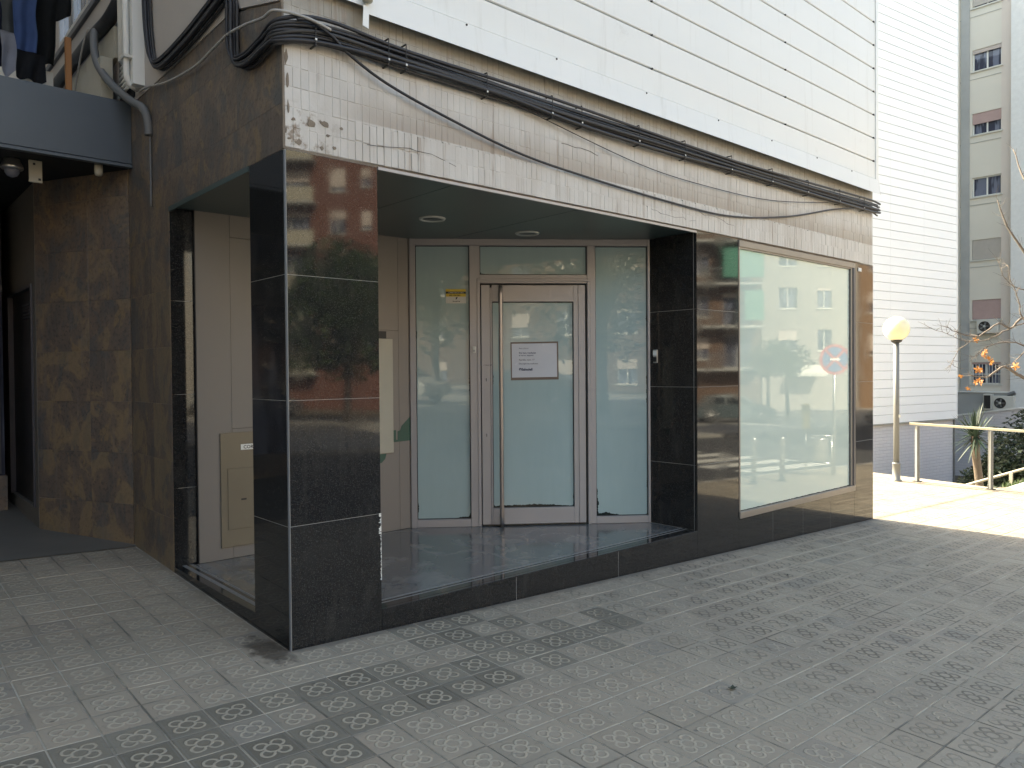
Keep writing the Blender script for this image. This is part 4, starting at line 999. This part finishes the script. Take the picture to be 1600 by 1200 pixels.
# railing ---------------------------------------------------------
rl = empty('railing', (0, 0, 0), label='metal railing with flat posts at the edge of the sunlit plaza', cat='railing')
RP = [(11.63, 1.11), (11.86, .10), (12.09, -.91)]
for x, y in RP:
    o = bx('post', M['post_grey'], rl, -.022, .022, -.045, .045, 0, .93, .003); o.location = (x, y, g(x, y)); o.rotation_euler = (0, 0, R(-50))
    o = bx('foot_plate', M['door_black'], rl, -.06, .06, -.06, .06, 0, .010); o.location = (x, y, g(x, y)+.001)
ps = [(11.60, 1.22), (12.15, -1.18)]
bm = BM(); p0 = Vector((ps[0][0], ps[0][1], g(*ps[0])+.945)); p1 = Vector((ps[1][0], ps[1][1], g(*ps[1])+.945)); dv = (p1-p0); sdv = Vector((dv.y, -dv.x, 0)).normalized()*.035
slab_prism(bm, [p0-sdv, p0+sdv, p0+sdv+Vector((0, 0, .035)), p0-sdv+Vector((0, 0, .035))], dv); obj('top_rail', bm, M['rail_top'], rl)
lr = empty('ramp_handrail', (0, 0, 0), label='pale two-bar handrail of the ramp below the plaza', cat='handrail')
for dz in (0, -.24): obj('rail_bar', tube(BM(), [(14.05, 2.0, -1.06+dz), (14.28, 1.24, -.76+dz), (14.56, .33, -.38+dz), (14.63, .10, -.28+dz)], .024, 8), M['cream'], lr)
for x, y, z in ((14.37, .49, -.45), (14.20, 1.45, -.84)): bx('post', M['cream'], lr, x-.025, x+.025, y-.025, y+.025, -2.6, z)
# plants ----------------------------------------------------------
def leaf_cloud(lobes, n, size, seed, squash=1., flat=.0):
    r_ = random.Random(seed); bm = BM(); tot = sum(l[3]**2 for l in lobes)
    for cx, cy, cz, rad, *rz in lobes:
        rzv = rz[0] if rz else rad
        for _ in range(int(n*rad**2/tot)):
            d = Vector((r_.gauss(0, 1), r_.gauss(0, 1), r_.gauss(0, 1))).normalized(); q = r_.uniform(.45, 1.0)**.5
            nv = mnoise.noise(d*2.3+Vector((cx, cy, cz)))*.35
            p = Vector((cx+d.x*rad*(q+nv), cy+d.y*rad*(q+nv), cz+d.z*rzv*(q+nv)))
            a = Vector((r_.gauss(0, 1), r_.gauss(0, 1), r_.gauss(0, .6))).normalized(); b = a.cross(Vector((r_.gauss(0, 1), r_.gauss(0, 1), r_.gauss(0, 1)))).normalized()
            L = size*r_.uniform(.7, 1.4); Wd = L*.42
            vs = [bm.verts.new(p-a*L*.5), bm.verts.new(p+b*Wd*.5), bm.verts.new(p+a*L*.5), bm.verts.new(p-b*Wd*.5)]; bm.faces.new(vs)
    return bm
bush = empty('bush', (21.8, 1.9, -2.6), label='dark green bush below the plaza behind the handrail', cat='bush')
obj('foliage', leaf_cloud([(0, 0, 1.6, 1.25), (.9, -.7, 1.9, 1.2), (-.7, .7, .9, .9), (-.2, .2, .7, 1.2), (1.0, -.3, .8, 1.3)], 26000, .12, 4), M['leaf_dark'], bush, recalc=False, kind='stuff')
bm = BM()
for k in range(7): tube(bm, [(0, 0, 0), (.3*math.cos(k), .3*math.sin(k), .8), (.8*math.cos(k), .8*math.sin(k), 1.7)], [.05, .035, .012], 6)
obj('stem', bm, M['bark'], bush)
yu = empty('yucca_plant', (17.22, 1.95, -2.6), label='spiky yucca on a leaning trunk behind the railing', cat='plant')
obj('trunk', tube(BM(), smooth_path([(.22, -.1, 0), (.16, -.06, .9), (.12, -.04, 1.6), (.04, 0, 2.2), (0, 0, 2.62)], 5), [.085]*21, 9), M['bark_palm'], yu)
ry = random.Random(9)
for k in range(120):
    el = R(ry.uniform(-45, 85)); az = ry.uniform(0, 6.283); L = ry.uniform(.55, .78)*(1 if el > 0 else .85); bm = BM(); d = Vector((math.cos(az)*math.cos(el), math.sin(az)*math.cos(el), math.sin(el))); s_ = d.cross(Vector((0, 0, 1))).normalized(); pr = None
    if s_.length < .1: s_ = Vector((1, 0, 0))
    for i in range(5):
        t = i/4; p = d*L*t+Vector((0, 0, -.04*t*t)) + Vector((0, 0, .0)); wd = .024*(1-t)**.6*(1 if i else .6)+.001
        cur = (bm.verts.new(p-s_*wd), bm.verts.new(p+Vector((0, 0, -.006*(1-t)))), bm.verts.new(p+s_*wd))
        if pr:
            bm.faces.new((pr[0], pr[1], cur[1], cur[0])); bm.faces.new((pr[1], pr[2], cur[2], cur[1]))
        pr = cur
    obj('blade', bm, M['yucca'], yu, loc=(0, 0, 2.60+ry.uniform(-.14, .05)), recalc=False)
gr_ = BM(); rg = random.Random(6)
for k in range(420):
    x = rg.uniform(12.9, 14.3); y = rg.uniform(.06, .25); z = g(x, 0)-.05; h = rg.uniform(.03, .11); a = rg.uniform(0, 6.28); w_ = .006
    v0 = gr_.verts.new((x-w_*math.cos(a), y-w_*math.sin(a), z)); v1 = gr_.verts.new((x+w_*math.cos(a), y+w_*math.sin(a), z)); v2 = gr_.verts.new((x+rg.uniform(-.03, .03), y+rg.uniform(-.03, .03), z+h)); gr_.faces.new((v0, v1, v2))
obj('grass', gr_, M['leaf_green'], recalc=False, kind='stuff')
bx('grass_ledge', M['soil'], None, 12.3, 15, .051, .30, -2.6, -.56, kind='structure')
# bare plane tree -------------------------------------------------
bt = empty('bare_tree', (15.36, -.40, g(15.36, -.4)), label='nearly bare tree with a few orange leaves at the right edge', cat='tree')
TO = Vector((15.36, -.40, g(15.36, -.4)))
def loc_(pts): return [Vector(p)-TO for p in pts]
obj('trunk', tube(BM(), smooth_path(loc_([(15.36, -.40, -.62), (15.27, -.29, .24), (15.16, -.17, 1.18), (14.95, .04, 2.13), (14.88, .12, 3.08), (15.0, .0, 4.6), (15.1, -.2, 6.0)]), 4), [.11-.004*k for k in range(25)], 10), M['bark'], bt)
BR = [([(14.95, .04, 2.13), (14.6, .35, 2.41), (14.42, .51, 2.22), (14.25, .67, 2.32), (13.98, .9, 2.08), (13.71, 1.14, 2.14), (13.54, 1.29, 2.24)], .026),
 ([(14.6, .35, 2.31), (14.38, .55, 2.2), (14.11, .78, 2.02), (13.8, 1.06, 1.99), (13.54, 1.29, 2.12), (13.27, 1.53, 2.26)], .012),
 ([(15.2, -.15, 1.0), (14.93, .43, 1.3), (14.8, .55, 1.4), (14.67, .68, 1.52), (14.58, .76, 1.46), (14.39, .92, 1.31), (14.17, 1.12, 1.37)], .036),
 ([(15.0, .0, 2.0), (14.37, .29, 2.36), (14.3, .36, 2.71), (14.2, .45, 3.06), (14.16, .49, 3.35)], .016),
 ([(15.1, .3, 1.95), (15.08, .58, 1.67), (15.02, .63, 1.49)], .014), ([(13.93, .95, 2.03), (13.71, 1.13, 1.85), (13.62, 1.21, 1.67), (13.56, 1.26, 1.53)], .007),
 ([(14.9, .1, 2.9), (14.84, .41, 2.94), (14.59, .64, 3.13), (14.5, .75, 3.5)], .014), ([(15.05, -.1, 1.5), (14.48, .32, 1.9), (14.13, .63, 1.96), (13.86, .86, 1.78), (13.73, .98, 1.61)], .017),
 ([(14.88, .12, 3.2), (14.5, .5, 3.9), (14.3, .7, 4.6)], .03), ([(15.0, 0, 4.2), (15.4, .5, 5.0), (15.6, .8, 5.8)], .03), ([(14.95, 0, 3.6), (15.3, -.7, 4.3), (15.5, -1.2, 5.0)], .03)]
rb = random.Random(12)
for pts, r0 in BR:
    P = smooth_path(loc_(pts), 4); n_ = len(P)
    P = [p+Vector((rb.uniform(-1, 1), rb.uniform(-1, 1), rb.uniform(-1, 1)))*.012*(0 < i < n_-1) for i, p in enumerate(P)]
    obj('branch', tube(BM(), P, [r0*(1-.75*i/(n_-1)) for i in range(n_)], 6), M['bark'], bt)
    tw = BM()
    for i in range(3, n_, 1):
        for q in range(2):
            if rb.random() < .25: continue
            t_ = (P[i]-P[i-1]).normalized(); d = (t_*.6+Vector((rb.uniform(-1, 1), rb.uniform(-1, 1), rb.uniform(-.7, .9)))*.8).normalized(); p = P[i].copy(); path = [p.copy()]; L = rb.uniform(.10, .30)
            for s_ in range(4): d = (d+Vector((rb.uniform(-.35, .35), rb.uniform(-.35, .35), rb.uniform(-.2, .35)))).normalized(); p = p+d*L/4; path.append(p.copy())
            tube(tw, path, [.0045, .004, .003, .0025, .0015], 4, False)
    obj('twigs', tw, M['bark'], bt, recalc=False, kind='stuff')
for k, p in enumerate([(14.02, .86, 1.75), (14.1, .78, 1.67), (14.06, .82, 1.79), (13.72, 1.12, 1.34), (13.95, .91, 1.46), (14.0, .88, 1.44), (14.0, .86, 1.22), (13.91, .94, 1.22), (14.47, .45, 1.52), (13.81, 1.03, 1.11), (14.05, .83, 1.72), (13.93, .94, 2.01), (14.12, .74, 1.60), (13.97, .9, 1.26)]):
    bm = BM(); s_ = rb.uniform(.05, .085); c0 = [0, .35, .2, .75, .5, 1, .5, .75, .2, .35]
    out = [(s_*(.35+.65*abs(math.cos(2.5*a)))*math.cos(a), s_*(.35+.65*abs(math.cos(2.5*a)))*math.sin(a)) for a in [2*math.pi*i/20 for i in range(20)]]
    cv = bm.verts.new((0, 0, .012)); vs = [bm.verts.new((x, y, rb.uniform(-.008, .008))) for x, y in out]
    for i in range(20): bm.faces.new((cv, vs[i], vs[(i+1) % 20]))
    o = obj('leaf', bm, M['leaf_orange'], bt, recalc=False); o.location = Vector(p)-TO; o.rotation_euler = (rb.uniform(.6, 2.2), rb.uniform(-.6, .6), rb.uniform(0, 6))

# ================================================================ ACROSS THE STREET (seen in the glass and the polished stone)
E1 = Vector((.747, .665, 0)); E2 = Vector((.665, -.747, 0)); O2 = Vector((CAM.x, -CAM.y, 0))
def OP(lat, t): p = O2+E1*lat+E2*t; p.z = g(p.x, p.y); return p
RZ2 = math.atan2(-.665, -.747)
GZ = -1.35
def floor_windows(spec, floors, W):  # spec=[(u0,u1,sillheight,h)] floors list z
    return [(u0, u1, z+a, z+a+h, [0, .35, .5, .15, .8][(i*3+j*2) % 5]) for i, z in enumerate(floors) for j, (u0, u1, a, h) in enumerate(spec)]
def oppo(lat0, lat1, wall, spec, label, floors=None, H_=18., cat_extra=None, t=53):
    W = lat1-lat0; fl = floors or [GZ+2.7+2.95*k for k in range(6)]
    holes = floor_windows(spec, fl, W)
    return building('apartment_building', OP(lat1, t) * 1.0, RZ2, W, 11, 0+.0, H_+1.35, [(a, b, c-GZ, d-GZ, s) for a, b, c, d, s in holes], wall, label)
b1 = oppo(17.5, 24.2, 'beige', [(1.8, 2.8, 1.35, 1.48), (4.2, 5.5, 1.35, 1.48)], 'beige apartment building across the street with rows of small windows')
b2 = oppo(24.3, 33.0, 'ochre', [(1.5, 2.6, 1.0, 1.5), (4.5, 5.6, 1.0, 1.5), (6.8, 7.9, 1.0, 1.5)], 'ochre apartment building across the street at the far end')
b3 = oppo(10.0, 17.4, 'brown_brick', [(.6, 2.6, .2, 2.3), (3.6, 4.8, .8, 1.5), (5.5, 6.6, .8, 1.5)], 'brown brick apartment building across the street with green balcony awnings')
b4 = oppo(-4.8, 9.9, 'beige', [(1.0, 2.3, .9, 1.5), (4.0, 5.3, .9, 1.5), (7.2, 8.5, .9, 1.5), (10.2, 11.5, .9, 1.5)], 'long pale apartment building across the street, behind the big tree')
b5 = oppo(-18.0, -4.9, 'red_brick', [(4.8, 5.5, 1.2, 1.3), (6.6, 7.7, .9, 1.6), (9.1, 11.8, .1, 2.3)], 'red brick apartment building across the street with pale balconies')
def balcony(parent, u0, u1, z, mat, awn=None, solid=False):
    bm = BM(); box(bm, u0, u1, -1.1, -.001, z-.15, z); o = obj('balcony', bm, M['concrete'], parent)
    if solid: bx('parapet', M[mat], o, u0, u1, -1.10, -1.02, z+.001, z+.95)
    else:
        bm = BM(); n = int((u1-u0)/.14)
        for k in range(n+1): box(bm, u0+k*(u1-u0)/n-.012, u0+k*(u1-u0)/n+.012, -1.08, -1.055, z+.001, z+.95)
        box(bm, u0, u1, -1.09, -1.05, z+.951, z+1.0); obj('balustrade', bm, M[mat], o)
    if awn:
        bm = BM(); slab_prism(bm, [(awn[0], -.05, z+2.55), (awn[0], -1.12, z+2.35), (awn[0], -1.14, z+.35), (awn[0], -1.12, z+.35), (awn[0], -1.10, z+2.33), (awn[0], -.05, z+2.52)], (awn[1]-awn[0], 0, 0)); obj('awning', bm, M['awning_green'], o)
for k in range(6):
    z = 2.7+2.95*k
    balcony(b3, .2, 7.0, z+.15, 'post_grey', [(.1, 1.5), (.1, 1.4), (.1, 2.9), (.2, 1.5), (1.6, 2.9), (.1, 1.5)][k] if k else None)
    balcony(b5, 8.6, 12.6, z+.05, 'cream', None, True)
def shop_awning(lat, t, label):
    a = empty('shop_awning', OP(lat, t), RZ2, label, 'awning'); 
    obj('canvas', slab_prism(BM(), [(0, -1.3, 2.5), (0, 0, 3.0), (0, 0, 3.04), (0, -1.3, 2.54)], (2.2, 0, 0)), M['white_paint'], a)
    for k in range(8): bx('valance_flap', M['white_paint'], a, .02+k*.27, .25+k*.27, -1.32, -1.30, 2.28, 2.5)
shop_awning(21.6, 52.98, 'white scalloped shop awning at the foot of the beige building')
# row behind the viewer, facing the shop
rowb = [(16, 15.5, 'beige'), (0, 13.5, 'brown_brick'), (-14, 14, 'brown_brick'), (-28.5, 13, 'beige')]
for k, (x1, W, wl) in enumerate(rowb):
    hs = [(u, u+1.3, 1.2+3*f+.8, 1.2+3*f+2.3, [.2, .6, 0, .4][(f+int(u)) % 4]) for f in range(5) for u in np.arange(1.5, W-2, 3.3).tolist()]
    building('apartment_building', (x1, -44-k*1.0 if x1 > 0 else -34, -1.3), R(180), W, 10, 0, 17.5, hs, wl, ['pale apartment building behind the big street tree', 'brown brick apartment building facing the glass door, nearer the big tree', 'second brown brick building facing the glass door, further left', 'beige apartment building at the far left of the street'][k])
def tree(pos, h, cr, seed, label, n=2600, lf=.28, group='street trees across the road'):
    r_ = random.Random(seed); t = empty('street_tree', pos, r_.uniform(0, 6), label, 'tree', group)
    th = h-cr*1.3; obj('trunk', tube(BM(), [(0, 0, 0), (.04*h/6, .02, th*.5), (0, .05, th), (.1, 0, h*.8)], [.035*h**.8, .028*h**.8, .024*h**.8, .01], 8), M['bark'], t)
    bm = BM()
    for k in range(5):
        a = k*1.256+r_.uniform(-.3, .3); tube(bm, [(0, .03, th*.9), (cr*.35*math.cos(a), cr*.35*math.sin(a), th+cr*.45), (cr*.65*math.cos(a), cr*.65*math.sin(a), th+cr*.9)], [.014*h, .009*h, .003*h], 5)
    obj('limbs', bm, M['bark'], t)
    lobes = [(0, 0, h-cr, cr*.8)]+[(cr*.5*math.cos(a), cr*.5*math.sin(a), h-cr*(1+r_.uniform(-.4, .4)), cr*.55) for a in [k*1.05 for k in range(6)]]
    obj('crown', leaf_cloud(lobes, n, lf, seed), M['leaf_green'], t, recalc=False, kind='stuff'); return t
tree(OP(-7.2, 33), 8.4, 3.6, 31, 'broad dark street tree mirrored in the granite pillar', 9000, .32)
tree(OP(14.2, 42), 4.6, 1.25, 32, 'small round street tree beside the parked car', 1300, .2)
tree(OP(15.5, 42.5), 4.7, 1.3, 33, 'small round street tree behind the yellow post', 1300, .2)
tree(OP(24.5, 30), 8.0, 2.4, 34, 'loose street tree past the no-stopping sign', 1500, .24)
for k, (x, y) in enumerate([(-5, -16.5), (-11.5, -15.5), (3, -22), (-18, -19)]): tree((x, y, -.3), 8.2+k*.4, 3.3, 40+k, ['street tree facing the glass door, nearest the big one', 'street tree facing the glass door, second along', 'street tree between the big tree and the glass door row', 'street tree at the far left of the row'][k], 2600, .3)
# cars --------------------------------------------------------------
M['tyre'] = simple('tyre_rubber', (.02, .02, .02), .8); M['carglass'] = simple('car_glass', (.015, .02, .022), .05, var=.0)
def car(pos, rz, col, label):
    t = empty('parked_car', pos, rz, label, 'car', 'cars parked across the street')
    paint = simple('car_paint_'+label.split()[0], col, .22, .1, var=.02)
    prof = [(-2.1, .32), (-2.12, .62), (-2.02, .86), (-1.75, .93), (1.15, .98), (1.85, .82), (2.08, .66), (2.12, .34), (1.75, .24), (-1.8, .24)]
    bm = slab_prism(BM(), [(x, -.84, z) for x, z in prof], (0, 1.68, 0)); bmesh.ops.bevel(bm, geom=list(bm.edges), offset=.05, segments=2, affect='EDGES'); obj('body', bm, paint, t)
    cab = [(-1.72, .93), (-1.28, 1.40), (-.2, 1.47), (.45, 1.40), (1.15, .97)]
    bm = BM(); a = [bm.verts.new((x, -.80+.16*(z-.93)/.5, z)) for x, z in cab]; b = [bm.verts.new((x, .80-.16*(z-.93)/.5, z)) for x, z in cab]; n = len(cab)
    bm.faces.new(a); bm.faces.new(b[::-1])
    for i in range(n): bm.faces.new((a[i], a[(i+1) % n], b[(i+1) % n], b[i]))
    obj('roof', bm, paint, t)
    for s in (-1, 1):
        for w0, w1 in (((-1.55, -.55)), ((-.47, .85))):
            q = lambda x, z: (x, s*(.805-.16*(z-.93)/.5), z)
            tx = lambda x: x+(.32 if x < -1.2 else (-.38 if x > .5 else 0))
            obj('window', slab_prism(BM(), [q(w0, .97), q(w1, .97), q(tx(w1), 1.36), q(tx(w0), 1.36)], (0, s*.006, 0)), M['carglass'], t)
    obj('windscreen', slab_prism(BM(), [(.52, -.62, 1.37), (.52, .62, 1.37), (1.10, .70, 1.01), (1.10, -.70, 1.01)], (.01, 0, .016)), M['carglass'], t)
    obj('rear_window', slab_prism(BM(), [(-1.33, -.62, 1.36), (-1.33, .62, 1.36), (-1.66, .70, .99), (-1.66, -.70, .99)], (-.01, 0, .01)), M['carglass'], t)
    for x in (-1.35, 1.32):
        for s in (-1, 1):
            o = obj('wheel', lathe(BM(), [(.20, -.10), (.31, -.10), (.32, -.06), (.32, .06), (.31, .10), (.20, .10)], seg=24), M['tyre'], t, loc=(x, s*.78, .32)); o.rotation_euler = (R(90), 0, 0)
            obj('rim', lathe(BM(), [(.001, -.09), (.19, -.105), (.199, -.09), (.199, .09), (.19, .105), (.001, .09)], seg=18), M['stainless'], o)
    for s in (-1, 1):
        bx('headlight', M['stainless'], t, 2.02, 2.10, s*.62-.12, s*.62+.12, .60, .72, .02); bx('tail_light', M['red_sign'], t, -2.125, -2.06, s*.66-.09, s*.66+.09, .68, .84, .02)
        bx('mirror', paint, t, .62, .74, s*.86-.06, s*.86+.06, .98, 1.08, .015)
RE1 = math.atan2(.665, .747)
car(OP(11.6, 40), RE1, (.10, .13, .14), 'grey green hatchback parked across the street')
car(OP(6.8, 39.5), RE1, (.015, .016, .02), 'black hatchback parked behind the grey green one')
car(OP(18.3, 34), RE1+math.pi, (.03, .04, .06), 'dark blue car parked near the yellow post')
car(OP(-12.5, 37), RE1, (.35, .35, .34), 'silver car parked past the big tree')
car((-7, -15.2, g(-7, -15)), 0, (.02, .03, .05), 'navy car parked opposite the glass door')
car((-13.2, -15.1, g(-13, -15)), 0, (.40, .40, .38), 'white car parked at the left end of the row')
# street furniture ---------------------------------------------------
bo = empty('bollard', (9.98, -3.12, g(9.98, -3.12)), label='steel bollard nearest the shop at the kerb', cat='bollard', group='steel bollards along the kerb')
obj('post', lathe(BM(), [(.048, 0), (.048, .74), (.052, .745), (.052, .78), (.04, .80), (.004, .805)], seg=20), M['stainless'], bo)
obj('base_ring', lathe(BM(), [(.075, 0), (.075, .012), (.05, .02)], seg=20), M['door_black'], bo)
c_ = copy_tree(bo); c_.location = (10.87, -3.08, g(10.87, -3.08)); c_['label'] = 'steel bollard at the kerb, next to the litter bin'
lb = empty('litter_bin', (12.48, -3.2, g(12.48, -3.2)), R(78), 'round steel litter bin hung between two posts', 'litter bin')
for s in (-1, 1): obj('leg', tube(BM(), [(s*.24, 0, 0), (s*.24, 0, .80)], .018, 10), M['stainless'], lb)
obj('cross_bar', tube(BM(), [(-.24, 0, .25), (.24, 0, .25)], .012, 8), M['stainless'], lb); obj('cross_bar', tube(BM(), [(-.24, 0, .78), (.24, 0, .78)], .014, 8), M['stainless'], lb)
obj('bucket', lathe(BM(), [(.14, 0), (.16, .04), (.175, .42), (.18, .44), (.165, .44), (.15, .05), (.001, .05)], seg=28), M['stainless'], lb, loc=(0, 0, .29))
sg = empty('no_stopping_sign', (12.84, -3.06, g(12.84, -3.06)), R(221.7), 'round blue and red no-stopping sign on a pole by the litter bin', 'road sign')
obj('pole', tube(BM(), [(0, 0, 0), (0, 0, 2.58)], .028, 12), M['stainless'], sg)
def disc(nm, r0, m_, y, rin=0):
    bm = BM(); n = 48; a = [bm.verts.new((r0*math.cos(2*math.pi*k/n), y, 2.27+r0*math.sin(2*math.pi*k/n))) for k in range(n)]; b = [bm.verts.new((v.co.x, y+.003, v.co.z)) for v in a]
    bm.faces.new(a); bm.faces.new(b[::-1])
    for i in range(n): bm.faces.new((a[i], a[(i+1) % n], b[(i+1) % n], b[i]))
    return obj(nm, bm, m_, sg)
# the sign's face looks along local +x turned: rotate parts by parenting to a plate
disc('plate', .300, M['red_sign'], -.035); disc('blue_field', .245, M['blue_sign'], -.0395)
disc('back_plate', .298, M['stainless'], -.031)
for s in (-1, 1):
    bm = BM(); dv = Vector((math.cos(R(45))*s, 0, math.sin(R(45)))); nv = Vector((-dv.z, 0, dv.x))*.026; c0 = Vector((0, -.0405 if s > 0 else -.0412, 2.27))
    slab_prism(bm, [c0-dv*.25-nv, c0+dv*.25-nv, c0+dv*.25+nv, c0-dv*.25+nv], (0, -.0006, 0)); obj('red_bar', bm, M['red_sign'], sg)
ar = [(-.10, .02), (.04, .02), (.04, .05), (.11, 0), (.04, -.05), (.04, -.02), (-.10, -.02)]
obj('white_arrow', slab_prism(BM(), [(-x, -.0425, 2.27+z) for x, z in ar], (0, -.0008, 0)), M['white_paint'], sg)
yp = empty('yellow_post', OP(13.6, 35), 0, 'stout yellow post across the street below the small trees', 'post')
obj('body', lathe(BM(), [(.2, 0), (.2, .08), (.17, .1), (.17, 1.0), (.19, 1.02), (.19, 1.12), (.02, 1.18)], seg=24), M['yellow'], yp)
bx('slot', M['black'], yp, -.08, .08, -.178, -.165, .85, .88)
# fallen leaf and litter specks on the pavement
for k, (x, y, s_) in enumerate([(1.55, -1.72, .035), (3.9, -.75, .02), (5.3, -1.3, .02)]):
    bm = BM(); vs = [bm.verts.new((s_*math.cos(a)*(1 if i % 2 else .55), s_*.6*math.sin(a)*(1 if i % 2 else .6), .004+.006*(i % 2))) for i, a in enumerate([2*math.pi*i/8 for i in range(8)])]; bm.faces.new(vs)
    o = obj('fallen_leaf', bm, M['leaf_dark'], recalc=False, label=['dry dark leaf on the paving in front of the doorway', 'small dark leaf on the paving before the window', 'tiny dark leaf on the paving further right'][k], cat='leaf'); o.location = (x, y, g(x, y)+.004); o.rotation_euler = (0, 0, k*1.3)
